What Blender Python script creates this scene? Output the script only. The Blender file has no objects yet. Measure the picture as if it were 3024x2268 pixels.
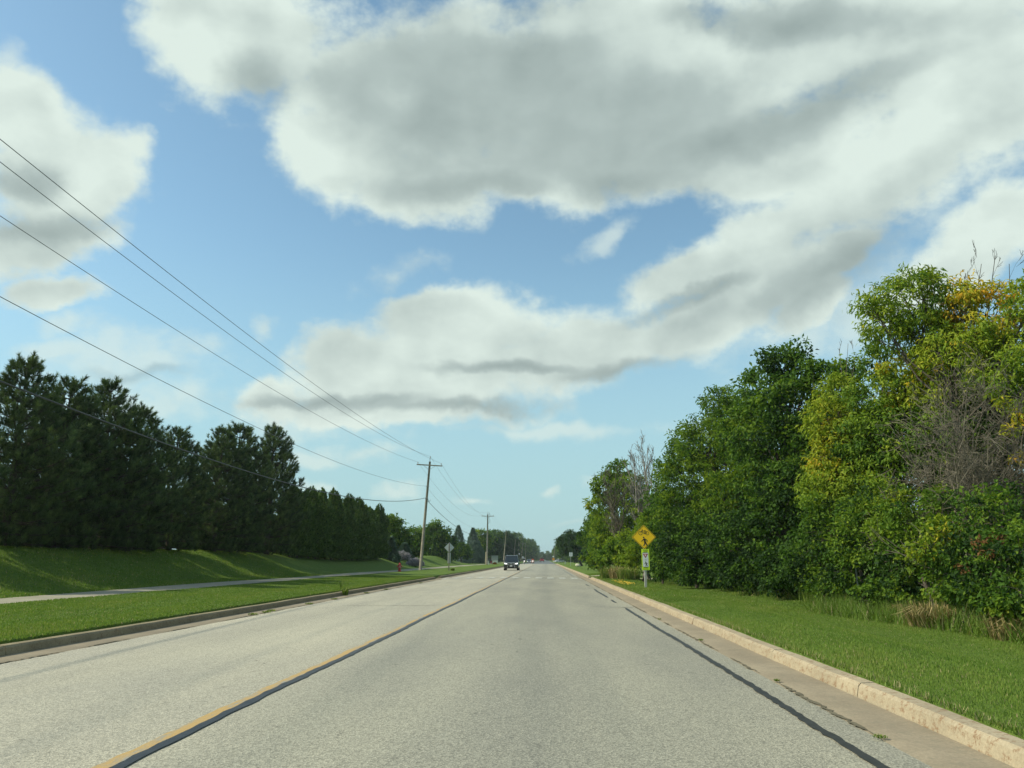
import bpy, math, random
import numpy as np
from mathutils import Vector, Matrix
S = bpy.context.scene
COL = S.collection
R = math.radians
# ------------------------------------------------------------------ camera
CU, CV, F = 1512.0, 1134.0, 2268.0          # full-size photograph: centre and focal length in pixels
PITCH = math.atan2(1652-CV, F)
YAW = math.atan2(100*math.cos(PITCH), F)
CAMZ = 1.4
cam = bpy.data.cameras.new('camera'); cam_o = bpy.data.objects.new('camera', cam); COL.objects.link(cam_o)
cam.sensor_width = 36; cam.lens = 36*F/3024; cam.clip_end = 6000; cam.clip_start = .1
cam_o.location = (0, 0, CAMZ)
cam_o.rotation_euler = (R(90)+PITCH, 0, YAW)
S.camera = cam_o
CM = cam_o.rotation_euler.to_matrix()
def ray(u, v):
    return (CM @ Vector(((u-CU)/F, (CV-v)/F, -1))).normalized()
def at(u, v, Y):                      # full-size pixel -> point at distance Y ahead
    d = ray(u, v); return Vector((0, 0, CAMZ)) + d*(Y/d.y)
def atw(u, v, Y): return at(u*1.36709, v*1.36709, Y)
def xat(u, Y): return at(u, 1652, Y).x
# ------------------------------------------------------------------ sun, sky, exposure
SUN_AZ, SUN_EL = -97, 40               # degrees: left of straight ahead, above the horizon
az, el = R(SUN_AZ), R(SUN_EL)
SD = Vector((math.sin(az)*math.cos(el), math.cos(az)*math.cos(el), math.sin(el)))
sun = bpy.data.lights.new('sun', 'SUN'); sun.energy = 4.6; sun.angle = R(1.0); sun.color = (1, .93, .72)
sun_o = bpy.data.objects.new('sun', sun); COL.objects.link(sun_o)
sun_o.rotation_euler = SD.to_track_quat('Z', 'Y').to_euler()
S.view_settings.view_transform = 'Standard'; S.view_settings.look = 'None'
S.view_settings.exposure = .12; S.view_settings.gamma = 1
W = bpy.data.worlds.new('World'); S.world = W; W.use_nodes = True
N = W.node_tree.nodes; LK = W.node_tree.links; N.clear()
def nd(t, **k):
    n = N.new(t)
    for a, b in k.items(): setattr(n, a, b)
    return n
def lk(a, b): LK.new(a, b)
def mth(op, a, b=None, c=None, clamp=False):
    n = nd('ShaderNodeMath', operation=op, use_clamp=clamp)
    for i, x in enumerate((a, b, c)):
        if x is None: continue
        if hasattr(x, 'is_linked') or hasattr(x, 'links'): lk(x, n.inputs[i])
        else: n.inputs[i].default_value = x
    return n.outputs[0]
sky = nd('ShaderNodeTexSky'); sky.sky_type = 'NISHITA'; sky.sun_disc = False
sky.sun_elevation = el; sky.sun_rotation = az; sky.air_density = 1.0; sky.dust_density = 0.6; sky.ozone_density = 2.0
bg_sky = nd('ShaderNodeBackground'); bg_sky.inputs[1].default_value = .15
tint_ = nd('ShaderNodeMix', data_type='RGBA', blend_type='MULTIPLY'); tint_.inputs[0].default_value = 1
tint_.inputs[7].default_value = (1.08, 1.22, 1.04, 1)
lk(sky.outputs[0], tint_.inputs[6]); lk(tint_.outputs[2], bg_sky.inputs[0])
tc = nd('ShaderNodeTexCoord'); sep = nd('ShaderNodeSeparateXYZ'); lk(tc.outputs['Generated'], sep.inputs[0])
den = mth('MULTIPLY', mth('ADD', mth('MAXIMUM', sep.outputs[1], -.9), 1.0), .5)
gx = mth('DIVIDE', sep.outputs[0], den); gz = mth('DIVIDE', sep.outputs[2], den)
cmb = nd('ShaderNodeCombineXYZ'); lk(gx, cmb.inputs[0]); lk(gz, cmb.inputs[1])
def noise(vec, scale, detail=5, rough=.55, off=(0, 0, 0), stretch=(1, 1, 1)):
    m = nd('ShaderNodeMapping'); m.inputs[1].default_value = off; m.inputs[3].default_value = stretch
    lk(vec, m.inputs[0]); n = nd('ShaderNodeTexNoise'); n.inputs['Scale'].default_value = scale
    n.inputs['Detail'].default_value = detail; n.inputs['Roughness'].default_value = rough
    lk(m.outputs[0], n.inputs['Vector']); return n
def vop(op, a, b):
    n = nd('ShaderNodeVectorMath', operation=op)
    for i, x in enumerate((a, b)):
        if hasattr(x, 'links'): lk(x, n.inputs[i])
        else: n.inputs[i].default_value = x
    return n.outputs[0]
w1 = vop('MULTIPLY', vop('SUBTRACT', noise(cmb.outputs[0], 5, 3).outputs['Color'], (.5, .5, .5)), (.085, .065, 0))
w2 = vop('MULTIPLY', vop('SUBTRACT', noise(cmb.outputs[0], 20, 4, .6, (3, 1, 0)).outputs['Color'], (.5, .5, .5)), (.035, .03, 0))
P = vop('ADD', vop('ADD', cmb.outputs[0], w1), w2)
def st(uw, vw):
    d = ray(uw*1.36709, vw*1.36709); k = (d.y+1)/2; return d.x/k, d.z/k
def blobs(lst, k=.35):
    out = None
    for (u, v, ru, rv, ang) in lst:
        a = R(-ang)
        c = st(u, v); e = st(u+math.cos(a)*ru, v+math.sin(a)*ru); f = st(u-math.sin(a)*rv, v+math.cos(a)*rv)
        m = nd('ShaderNodeMapping'); m.vector_type = 'TEXTURE'
        m.inputs[1].default_value = (c[0], c[1], 0)
        m.inputs[2].default_value = (0, 0, math.atan2(e[1]-c[1], e[0]-c[0]))
        m.inputs[3].default_value = (math.dist(c, e), math.dist(c, f), 1)
        lk(P, m.inputs[0]); n = nd('ShaderNodeVectorMath', operation='LENGTH'); lk(m.outputs[0], n.inputs[0])
        if out is None: out = n.outputs['Value']
        else:
            s = nd('ShaderNodeMath', operation='SMOOTH_MIN'); lk(out, s.inputs[0]); lk(n.outputs['Value'], s.inputs[1])
            s.inputs[2].default_value = k; out = s.outputs[0]
    return out
SOLID = [(430,50,125,140,0),(560,80,190,125,0),(760,310,170,150,0),(900,400,190,90,-12),(1000,180,400,200,0),(1350,180,470,245,0),(1130,390,330,65,0),(1250,340,300,90,0),(760,170,150,110,0),(1480,330,250,110,10),(1700,320,230,100,25),(1900,60,500,190,0),
 (1480,590,170,65,22),(1650,520,250,95,30),(1900,370,320,120,30),(2130,190,220,190,20),(2150,500,170,85,35),
 (1010,720,250,95,0),(740,790,120,85,0),(860,860,290,60,0),(1250,760,250,95,8),(1500,690,230,75,25),(1650,610,230,80,32),(1000,790,280,95,0),(860,895,320,42,0),(1760,650,150,50,35),(2050,600,150,60,35),(960,670,170,60,0),(1800,540,150,60,35),(590,860,80,45,0),
 (120,370,190,150,0),(220,360,110,110,0),(40,250,110,90,0),(90,520,190,80,10),(130,630,110,38,0)]
WISP = [(705,985,60,16,0),(1175,1060,25,10,0),(700,1050,45,14,0),(560,1010,70,18,0),(1190,930,26,12,0),(130,760,90,30,0),(420,760,80,40,0),(1850,690,80,60,40),(1950,830,90,40,30),(300,790,210,60,0),(220,800,120,40,0),(380,860,130,40,0),(850,600,90,48,30),(1800,600,260,110,32),(790,975,130,22,4),(1160,905,32,15,0),(10,165,45,60,0),
 (870,1050,60,20,0),(1290,1040,35,14,0),(1250,930,50,9,0),(1030,1083,30,10,0),(1330,1128,170,9,0),(580,710,25,30,0),(160,700,60,28,0),
 (1320,500,80,26,40),(820,905,330,45,0),(1750,705,90,50,35),(1150,930,400,20,0),(250,880,240,35,0),(1500,1090,160,14,0)]
GREY = [(1000,240,260,150,-8),(1260,270,330,130,6),(1080,130,260,110,0),(1330,385,200,40,0),(1580,290,280,48,16),(1820,210,180,36,26),(1040,410,220,36,0),(1680,45,300,40,0),
 (110,480,150,34,0),(70,390,80,40,0),(1100,800,160,14,0),(720,872,200,15,0),(1350,800,130,18,10),(1000,885,230,14,0),(1780,590,200,50,32),(300,815,110,14,0),(560,160,80,60,0),(1480,640,130,16,22)]
LIT = [(1480,125,170,50,0),(720,330,130,120,0),(420,100,110,110,0),(1150,60,150,30,0),(1900,330,220,50,32),(850,190,60,60,0)]
fb = noise(cmb.outputs[0], 5.5, 6, .5, (2, 5, 0), (1, 1.35, 1)).outputs['Fac']
fbr = mth('MULTIPLY', mth('SUBTRACT', fb, .5), 1.0)
fe = noise(cmb.outputs[0], 15, 8, .62, (4, 9, 0), (1, 1.25, 1)).outputs['Fac']
def puff(scale):
    n = nd('ShaderNodeTexVoronoi', feature='SMOOTH_F1'); n.inputs['Scale'].default_value = scale; n.inputs['Smoothness'].default_value = .6
    lk(vop('ADD', P, vop('MULTIPLY', noise(cmb.outputs[0], scale*2.2, 3, .5, (1, 6, 0)).outputs['Color'], (.5/scale, .5/scale, 0))), n.inputs['Vector']); return n.outputs['Distance']
pf = mth('ADD', mth('MULTIPLY', puff(9), .55), mth('MULTIPLY', puff(23), .35)); pfd = mth('SUBTRACT', .36, pf)
fed = mth('ADD', mth('ADD', mth('MULTIPLY', fbr, .8), mth('MULTIPLY', mth('SUBTRACT', fe, .5), 1.0)), mth('MULTIPLY', pfd, .55))
def smooth(x, a, b, lo=0., hi=1.):
    n = nd('ShaderNodeMapRange', interpolation_type='SMOOTHSTEP'); lk(x, n.inputs[0])
    for i, q in enumerate((a, b, lo, hi)): n.inputs[i+1].default_value = q
    return n.outputs[0]
dS = blobs(SOLID); dW = blobs(WISP, .1); dG = blobs(GREY, .45); dL = blobs(LIT, .3)
aS = smooth(mth('SUBTRACT', dS, mth('MULTIPLY', fed, 1.0)), 1.22, .70)
aW = smooth(mth('SUBTRACT', dW, mth('MULTIPLY', fed, 2.4)), 1.45, .1, 0, .62)
alpha = mth('MAXIMUM', aS, aW)
back = mth('MULTIPLY', smooth(sep.outputs[1], .35, -.1), smooth(noise(cmb.outputs[0], 1.6, 6, .6).outputs['Fac'], .45, .6, 0, .9))
alpha = mth('MAXIMUM', alpha, back)
alpha = mth('MULTIPLY', alpha, smooth(sep.outputs[2], -.02, .01))
fb2 = noise(vop('ADD', cmb.outputs[0], (.018, -.024, 0)), 5.5, 6, .5, (2, 5, 0), (1, 1.35, 1)).outputs['Fac']
relief = mth('MULTIPLY', mth('ADD', mth('SUBTRACT', fb, fb2), mth('MULTIPLY', mth('SUBTRACT', fe, .5), .10)), 1.15)
big = noise(cmb.outputs[0], 3.5, 4, .5, (7, 2, 0), (1, 1.6, 1)).outputs['Fac']
g = smooth(mth('ADD', dG, mth('MULTIPLY', fbr, -.5)), 1.75, .0)
core = mth('SUBTRACT', smooth(dS, 1.05, .35, 0, .19), smooth(dL, 1.5, 0, 0, .24))
lum = mth('SUBTRACT', 1.02, mth('MULTIPLY', g, .60))
lum = mth('SUBTRACT', lum, core)
lum = mth('ADD', lum, relief)
lum = mth('ADD', lum, mth('ADD', mth('MULTIPLY', mth('SUBTRACT', big, .5), -.5), mth('MULTIPLY', pfd, .32)), None, True)
cr = nd('ShaderNodeValToRGB'); lk(lum, cr.inputs[0]); cr.color_ramp.elements[0].position = 0
cr.color_ramp.elements[0].color = (.29, .36, .35, 1); cr.color_ramp.elements[1].color = (.68, .785, .725, 1)
e = cr.color_ramp.elements.new(.5); e.color = (.42, .505, .485, 1)
bg_c = nd('ShaderNodeBackground'); lk(cr.outputs[0], bg_c.inputs[0]); bg_c.inputs[1].default_value = 1.0
mx = nd('ShaderNodeMixShader'); lk(alpha, mx.inputs[0]); lk(bg_sky.outputs[0], mx.inputs[1]); lk(bg_c.outputs[0], mx.inputs[2])
bg_v = nd('ShaderNodeBackground'); bg_v.inputs[0].default_value = (.345, .545, .60, 1); bg_v.inputs[1].default_value = 1.0
mv = nd('ShaderNodeMixShader'); lk(smooth(sep.outputs[2], .0, .42, .88, 0.0), mv.inputs[0]); lk(bg_sky.outputs[0], mv.inputs[1]); lk(bg_v.outputs[0], mv.inputs[2])
lk(mv.outputs[0], mx.inputs[1])
wo = nd('ShaderNodeOutputWorld'); lk(mx.outputs[0], wo.inputs[0])
W.cycles.sampling_method = 'MANUAL'; W.cycles.sample_map_resolution = 512
S.cycles.max_bounces = 6; S.cycles.diffuse_bounces = 3; S.cycles.glossy_bounces = 2; S.cycles.transmission_bounces = 4

# ------------------------------------------------------------------ helpers
rng = np.random.default_rng(7)
def tag(o, label=None, cat=None, group=None, kind=None):
    if label: o['label'] = label
    if cat: o['category'] = cat
    if group: o['group'] = group
    if kind: o['kind'] = kind
    return o
def empty(name, loc, label, cat, group=None):
    o = bpy.data.objects.new(name, None); COL.objects.link(o); o.location = loc; o.empty_display_size = .2
    return tag(o, label, cat, group)
def arr_mesh(name, verts, faces, mat, attrs=None, smooth=False):
    me = bpy.data.meshes.new(name); verts = np.asarray(verts, dtype=np.float32); faces = np.asarray(faces, dtype=np.int32)
    k = faces.shape[1]; me.vertices.add(len(verts)); me.vertices.foreach_set('co', verts.ravel())
    me.loops.add(faces.size); me.loops.foreach_set('vertex_index', faces.ravel())
    me.polygons.add(len(faces)); me.polygons.foreach_set('loop_start', np.arange(0, faces.size, k, dtype=np.int32))
    me.polygons.foreach_set('loop_total', np.full(len(faces), k, dtype=np.int32))
    for n, a in (attrs or {}).items():
        at_ = me.attributes.new(n, 'FLOAT', 'FACE'); at_.data.foreach_set('value', np.asarray(a, dtype=np.float32))
    me.update(calc_edges=True); me.materials.append(mat)
    if not smooth: me.polygons.foreach_set('use_smooth', np.zeros(len(faces), dtype=bool))
    return me
def link(name, me, parent=None, loc=(0, 0, 0)):
    o = bpy.data.objects.new(name, me); COL.objects.link(o)
    if parent: o.parent = parent
    else: o.location = loc
    return o
def copy_tree(o, loc, rz=0, sc=1, label=None):
    c = o.copy(); COL.objects.link(c); c.location = loc; c.rotation_euler[2] = rz
    c.scale = (sc, sc, sc) if not isinstance(sc, tuple) else sc
    if label: c['label'] = label
    for ch in o.children:
        d = ch.copy(); COL.objects.link(d); d.parent = c
        for g_ in ch.children:
            f_ = g_.copy(); COL.objects.link(f_); f_.parent = d
    return c
class MB:
    def __init__(s): s.v = []; s.f = []
    def add(s, vs, fs, M=None):
        b = len(s.v); s.v += [tuple(M @ Vector(q)) if M else tuple(q) for q in vs]; s.f += [tuple(b+i for i in q) for q in fs]; return s
    def box(s, c, d, M=None):
        x, y, z = [q/2 for q in d]; vs = [(c[0]+a*x, c[1]+b*y, c[2]+e*z) for a in (-1, 1) for b in (-1, 1) for e in (-1, 1)]
        return s.add(vs, [(0,1,3,2),(4,6,7,5),(0,4,5,1),(2,3,7,6),(0,2,6,4),(1,5,7,3)], M)
    def tube(s, pts, rad, n=6, cap=True):
        pts = [Vector(p) for p in pts]; m = len(pts); rad = rad if hasattr(rad, '__len__') else [rad]*m; b = len(s.v)
        for i, p in enumerate(pts):
            t = (pts[min(i+1, m-1)]-pts[max(i-1, 0)])
            t = t.normalized() if t.length > 1e-9 else Vector((0, 0, 1))
            a = t.cross(Vector((0, 0, 1))) if abs(t.z) < .9 else t.cross(Vector((1, 0, 0))); a.normalize(); c = t.cross(a)
            for k in range(n):
                q = 2*math.pi*k/n; s.v.append(tuple(p + (a*math.cos(q)+c*math.sin(q))*rad[i]))
        for i in range(m-1):
            for k in range(n): s.f.append((b+i*n+k, b+i*n+(k+1)%n, b+(i+1)*n+(k+1)%n, b+(i+1)*n+k))
        if cap: s.f.append(tuple(b+k for k in range(n))); s.f.append(tuple(b+(m-1)*n+k for k in reversed(range(n))))
        return s
    def lathe(s, prof, n=12, M=None):          # prof: (r,z)
        vs = [(r*math.cos(2*math.pi*k/n), r*math.sin(2*math.pi*k/n), z) for r, z in prof for k in range(n)]
        fs = [(i*n+k, i*n+(k+1)%n, (i+1)*n+(k+1)%n, (i+1)*n+k) for i in range(len(prof)-1) for k in range(n)]
        fs.append(tuple(reversed(range(n)))); fs.append(tuple((len(prof)-1)*n+k for k in range(n)))
        return s.add(vs, fs, M)
    def prism(s, poly, y0, y1, M=None):        # polygon in xz, thickness along y
        n = len(poly); vs = [(p[0], y0, p[1]) for p in poly]+[(p[0], y1, p[1]) for p in poly]
        return s.add(vs, [tuple(range(n)), tuple(reversed(range(n, 2*n)))]+[(i, (i+1)%n, n+(i+1)%n, n+i) for i in range(n)], M)
    def loft(s, secs, M=None):                 # rings with equal counts, capped
        n = len(secs[0]); vs = [p for q in secs for p in q]
        fs = [(i*n+k, i*n+(k+1)%n, (i+1)*n+(k+1)%n, (i+1)*n+k) for i in range(len(secs)-1) for k in range(n)]
        fs += [tuple(reversed(range(n))), tuple((len(secs)-1)*n+k for k in range(n))]
        return s.add(vs, fs, M)
    def build(s, name, mat, parent=None, base=None, bevel=0, smooth=False):
        me = bpy.data.meshes.new(name); b = Vector(base) if base is not None else Vector((0, 0, 0))
        me.from_pydata([tuple(Vector(q)-b) for q in s.v], [], s.f); me.update(); me.materials.append(mat)
        me.polygons.foreach_set('use_smooth', np.full(len(me.polygons), smooth))
        o = link(name, me, parent, loc=b if parent is None else (0, 0, 0))
        if bevel:
            m = o.modifiers.new('bevel', 'BEVEL'); m.width = bevel; m.segments = 2; m.limit_method = 'ANGLE'
        return o
# ---- materials
class Mat:
    def __init__(s, name):
        s.m = bpy.data.materials.new(name); s.m.use_nodes = True; s.t = s.m.node_tree; s.n = s.t.nodes; s.b = s.n['Principled BSDF']
        s.tc = s.n.new('ShaderNodeTexCoord'); s.geo = s.n.new('ShaderNodeNewGeometry')
    def nd(s, t, **k):
        n = s.n.new(t)
        for a, b in k.items(): setattr(n, a, b)
        return n
    def lk(s, a, b): s.t.links.new(a, b)
    def noise(s, scale, detail=4, rough=.55, stretch=(1, 1, 1), world=True):
        m = s.nd('ShaderNodeMapping'); m.inputs[3].default_value = stretch
        s.lk(s.geo.outputs['Position'] if world else s.tc.outputs['Object'], m.inputs[0])
        n = s.nd('ShaderNodeTexNoise'); n.inputs['Scale'].default_value = scale; n.inputs['Detail'].default_value = detail
        n.inputs['Roughness'].default_value = rough; s.lk(m.outputs[0], n.inputs['Vector']); return n.outputs['Fac']
    def ramp(s, fac, stops, const=False):
        r = s.nd('ShaderNodeValToRGB'); s.lk(fac, r.inputs[0]); els = r.color_ramp.elements
        els[0].position = stops[0][0]; els[0].color = (*stops[0][1], 1); els[1].position = stops[-1][0]; els[1].color = (*stops[-1][1], 1)
        for p, c in stops[1:-1]: e = els.new(p); e.color = (*c, 1)
        return r.outputs[0]
    def mix(s, fac, a, b, mode='MIX'):
        m = s.nd('ShaderNodeMix', data_type='RGBA', blend_type=mode)
        for i, x in ((0, fac), (6, a), (7, b)):
            if hasattr(x, 'links'): s.lk(x, m.inputs[i])
            else: m.inputs[i].default_value = x if i == 0 else (*x, 1)
        return m.outputs[2]
    def math(s, op, a, b=0., clamp=False):
        n = s.nd('ShaderNodeMath', operation=op, use_clamp=clamp)
        for i, x in enumerate((a, b)):
            if hasattr(x, 'links'): s.lk(x, n.inputs[i])
            else: n.inputs[i].default_value = x
        return n.outputs[0]
    def bump(s, h, strength, dist=.01):
        n = s.nd('ShaderNodeBump'); n.inputs['Strength'].default_value = strength; n.inputs['Distance'].default_value = dist
        s.lk(h, n.inputs['Height']); s.lk(n.outputs[0], s.b.inputs['Normal'])
    def col(s, c):
        if hasattr(c, 'links'): s.lk(c, s.b.inputs['Base Color'])
        else: s.b.inputs['Base Color'].default_value = (*c, 1)
def simple(name, c, rough=.6, metal=0, var=.12, spec=.5, scale=6, coat=0):
    M = Mat(name); n = M.noise(scale, 5, world=False)
    M.col(M.ramp(n, [(.3, tuple(q*(1-var) for q in c)), (.7, tuple(min(1, q*(1+var)) for q in c))]))
    M.b.inputs['Roughness'].default_value = rough; M.b.inputs['Metallic'].default_value = metal
    M.b.inputs['Specular IOR Level'].default_value = spec; M.b.inputs['Coat Weight'].default_value = coat
    return M.m
def leafmat(name, stops, trans=.35, rough=.62, attr='tint', spec=.35):
    M = Mat(name); a = M.nd('ShaderNodeAttribute', attribute_name=attr); c = M.ramp(a.outputs['Fac'], stops)
    M.col(c); M.b.inputs['Roughness'].default_value = rough; M.b.inputs['Specular IOR Level'].default_value = spec*.45
    t = M.nd('ShaderNodeBsdfTranslucent'); tcol = M.mix(.5, c, (1, 1, .45), 'MULTIPLY'); tc2 = M.mix(1.0, tcol, (1.5, 1.5, 1.2), 'MULTIPLY')
    M.lk(tc2, t.inputs[0]); mx_ = M.nd('ShaderNodeMixShader'); mx_.inputs[0].default_value = trans
    out = M.n['Material Output']; M.lk(M.b.outputs[0], mx_.inputs[1]); M.lk(t.outputs[0], mx_.inputs[2]); M.lk(mx_.outputs[0], out.inputs[0])
    return M.m
BARK = simple('bark', (.075, .065, .052), .9, var=.4, scale=9, spec=.2)
GBARK = simple('grey_bark', (.20, .185, .16), .9, var=.35, scale=9, spec=.2)
TWIG = simple('twig', (.135,.12,.09), .9, var=.35, scale=5, spec=.2)
LEAF = leafmat('broad_leaf', [(0, (.018,.046,.011)), (.18, (.066,.140,.017)), (.42, (.165,.245,.022)), (.68, (.27,.32,.024)), (.85, (.50,.37,.03)), (1, (.50,.27,.03))])  # darkest green also carries the shade of leaf gaps and low shrubs
DLEAF = leafmat('dark_leaf', [(0, (.02,.05,.015)), (.4, (.05,.105,.025)), (1, (.11,.175,.03))], .25)
NEEDLE = leafmat('pine_needle', [(0, (.034,.054,.026)), (.5, (.082,.125,.048)), (1, (.17,.225,.075))], .12, .6, spec=.2)
CEDAR = leafmat('cedar_spray', [(0, (.03,.06,.018)), (.5, (.08,.135,.03)), (1, (.17,.23,.05))], .15)
SPRUCE = leafmat('spruce_needle', [(0, (.05,.10,.07)), (1, (.17,.25,.18))], .1)
GRASSB = leafmat('grass_blade', [(0, (.065,.105,.022)), (.5, (.13,.215,.035)), (.85, (.21,.25,.06)), (1, (.36,.31,.17))], .3, .5, spec=.25)
STRAW = leafmat('dry_grass', [(0, (.14,.12,.05)), (.5, (.30,.24,.11)), (1, (.45,.36,.18))], .2)
LAV = leafmat('lavender', [(0, (.14,.16,.12)), (.5, (.32,.30,.34)), (1, (.48,.42,.52))], .1)
RUST = leafmat('rusty_leaf', [(0, (.11,.065,.025)), (1, (.25,.12,.045))], .2)
# ------------------------------------------------------------------ terrain
def sstep(a, b, x):
    t = np.clip((x-a)/(b-a), 0, 1); return t*t*(3-2*t)
def H(x, y):
    x = np.asarray(x, float); y = np.asarray(y, float)
    h = np.where(x > 3.4, .15+.05*sstep(3.5, 4.5, x)-.28*sstep(4.8, 6.8, x)+.25*sstep(7.5, 14, x), 0)
    amp = sstep(215, 165, y)*(1.55+.25*np.sin(y*.045+.3)+.12*np.sin(y*.13))
    left = .15+.10*sstep(-9, -14, x)+amp*sstep(-17.6, -23.5, x)
    left = left - .12*sstep(-14.3, -14.55, x)*sstep(-17.5, -17.1, x)
    h = np.where(x < -8.5, left, h)
    inroad = (x > -8.5) & (x < 3.45)
    h = np.where(inroad, -.06, h)
    return h + np.where(inroad, 0, .025*np.sin(x*1.7+y*.35)*np.sin(y*.6-x*.5))*np.clip(np.minimum(np.abs(x+8.5), np.abs(x-3.45)), 0, 1)*np.where((x < -14.2) & (x > -17.6), 0, 1)
def hz_(x, y): return float(H(x, y))
def sheet(name, xs, ys, zf, mat, label=None):
    xs = np.asarray(xs, float); ys = np.asarray(ys, float); X, Y = np.meshgrid(xs, ys); Z = zf(X, Y)
    v = np.stack([X, Y, Z], -1).reshape(-1, 3); nx = len(xs); ny = len(ys)
    i, j = np.meshgrid(np.arange(nx-1), np.arange(ny-1)); a = (j*nx+i).ravel()
    f = np.stack([a, a+1, a+nx+1, a+nx], -1)
    o = link(name, arr_mesh(name, v, f, mat, smooth=True)); return tag(o, kind='structure')
# grass ground material
M = Mat('lawn'); n1 = M.noise(.35, 5); n2 = M.noise(3, 5, .65); n3 = M.noise(35, 3, .7, (1, .5, 1))
base = M.ramp(n2, [(.25, (.07,.12,.022)), (.5, (.11,.175,.032)), (.75, (.165,.22,.048))])
base = M.mix(M.ramp(n1, [(.5, (0,0,0)), (.75, (.4,.4,.4))]), base, (.13, .16, .035))
base = M.mix(.55, base, M.ramp(n3, [(.25, (.35,.35,.35)), (.7, (1.3,1.3,1.25))]), 'MULTIPLY')
M.col(base); M.b.inputs['Roughness'].default_value = .9; M.b.inputs['Specular IOR Level'].default_value = .1; M.bump(n3, .9, .05); LAWN = M.m
xs = np.unique(np.concatenate([np.linspace(-2500, -120, 20), np.linspace(-120, -30, 31), np.linspace(-30, -8.52, 80), [-8.5, -8.47, -8, 3.3, 3.43, 3.46], np.linspace(3.5, 16, 50), np.linspace(16, 120, 30), np.linspace(120, 2500, 20)]))
ys = np.unique(np.concatenate([np.linspace(-60, 0, 16), np.linspace(0, 60, 121), np.linspace(60, 240, 181), np.linspace(240, 600, 60), np.linspace(600, 4500, 30)]))
sheet('ground', xs, ys, H, LAWN)
# road
M = Mat('chip_seal_road'); sx = M.nd('ShaderNodeSeparateXYZ'); M.lk(M.geo.outputs['Position'], sx.inputs[0])
vor = M.nd('ShaderNodeTexVoronoi'); vor.inputs['Scale'].default_value = 75; M.lk(M.geo.outputs['Position'], vor.inputs['Vector'])
chip = M.ramp(vor.outputs['Color'], [(.1, (.60,.60,.58)), (.45, (.93,.93,.91)), (.9, (1.42,1.41,1.37))])
grit = M.ramp(M.noise(120, 3, .7), [(.3, (.62,.62,.62)), (.7, (1.3,1.3,1.3))])
lat = M.nd('ShaderNodeMapRange'); M.lk(sx.outputs[0], lat.inputs[0]); lat.inputs[1].default_value = -8.5; lat.inputs[2].default_value = 3.5
wob = M.math('MULTIPLY', M.math('SUBTRACT', M.noise(.25, 3), .5), .03)
tone = M.ramp(M.math('ADD', lat.outputs[0], wob), [(0, (0.420,0.388,0.311)), (.14, (0.400,0.373,0.300)), (.22, (0.350,0.329,0.265)), (.30, (0.385,0.362,0.291)), (.448, (0.360,0.338,0.273)), (.52, (0.290,0.279,0.227)), (.62, (0.302,0.290,0.234)), (.70, (0.248,0.240,0.198)), (.78, (0.288,0.277,0.223)), (.86, (0.280,0.269,0.218)), (1, (0.320,0.302,0.242))])  # wheel tracks across the lanes; left lane's sun-angle brightness painted in too
mott = M.ramp(M.noise(.55, 6, .6, (1, .22, 1)), [(.3, (.80,.81,.83)), (.7, (1.12,1.11,1.07))])
spots = M.ramp(M.noise(7, 4, .75, (1, .45, 1)), [(.27, (.45,.45,.45)), (.36, (1,1,1)), (.8, (1.04,1.04,1.04))])
c = M.mix(1.0, M.mix(1.0, M.mix(1.0, tone, mott, 'MULTIPLY'), spots, 'MULTIPLY'), chip, 'MULTIPLY'); c = M.mix(.8, c, grit, 'MULTIPLY')
M.col(c); M.b.inputs['Roughness'].default_value = .72; M.b.inputs['Specular IOR Level'].default_value = .5; M.bump(vor.outputs['Distance'], .6, .006); ROAD = M.m
def road_z(X, Y): return .0+.05*(1-((X+2.45)/5.1)**2)*1.0
ry = np.unique(np.concatenate([np.linspace(-60, 60, 41), np.linspace(60, 246, 60)]))
sheet('road', np.linspace(-7.5, 2.66, 24), ry, road_z, ROAD)
M = Mat('dark_asphalt'); M.col(M.ramp(M.noise(2, 5), [(.3, (.075,.085,.085)), (.7, (.12,.13,.125))])); M.b.inputs['Roughness'].default_value = .6; ASPH = M.m
sheet('far_road', np.linspace(-8.2, 3.3, 8), np.linspace(246.05, 1400, 40), lambda X, Y: .03-.0*X, ASPH)
# concrete gutter and kerbs
def concrete(name, c, stain):
    M = Mat(name); n = M.noise(1.2, 6, .6); f = M.noise(40, 4, .7)
    b = M.ramp(n, [(.3, tuple(q*.8 for q in c)), (.7, tuple(q*1.12 for q in c))]); b = M.mix(.5, b, M.ramp(f, [(.3, (.6,.6,.6)), (.7, (1.25,1.25,1.25))]), 'MULTIPLY')
    s_ = M.noise(11, 7, .85, (.7, .9, 1.3)); b = M.mix(M.ramp(s_, [(.52, (0,0,0)), (.60, (.8,.8,.8))]), b, stain)
    M.col(b); M.b.inputs['Roughness'].default_value = .9; M.b.inputs['Specular IOR Level'].default_value = .2; M.bump(f, .5, .006); return M.m
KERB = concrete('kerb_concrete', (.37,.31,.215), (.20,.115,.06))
KERBL = concrete('kerb_concrete_shaded', (.27,.225,.14), (.17,.12,.07))  # left kerb: shade on its road-side face is mixed into the colour
GUT = concrete('gutter_concrete', (.285,.238,.17), (.22,.195,.14))
PATHM = concrete('path_asphalt', (.33,.305,.23), (.20,.195,.165))
def gut_z(X, Y): return .012 + 0*X
gy = np.unique(np.concatenate([np.arange(-60, 246, 3.0), [246]]))
o = sheet('gutter', [2.60, 2.668, 2.9, 3.2], gy, lambda X, Y: np.where(X < 2.62, -.02, np.where(X < 2.7, .006, .012)), GUT)
o = sheet('gutter', [-8.02, -7.8, -7.508, -7.44], gy, lambda X, Y: np.where(X > -7.46, -.02, np.where(X > -7.6, .006, .012)), GUT)
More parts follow.
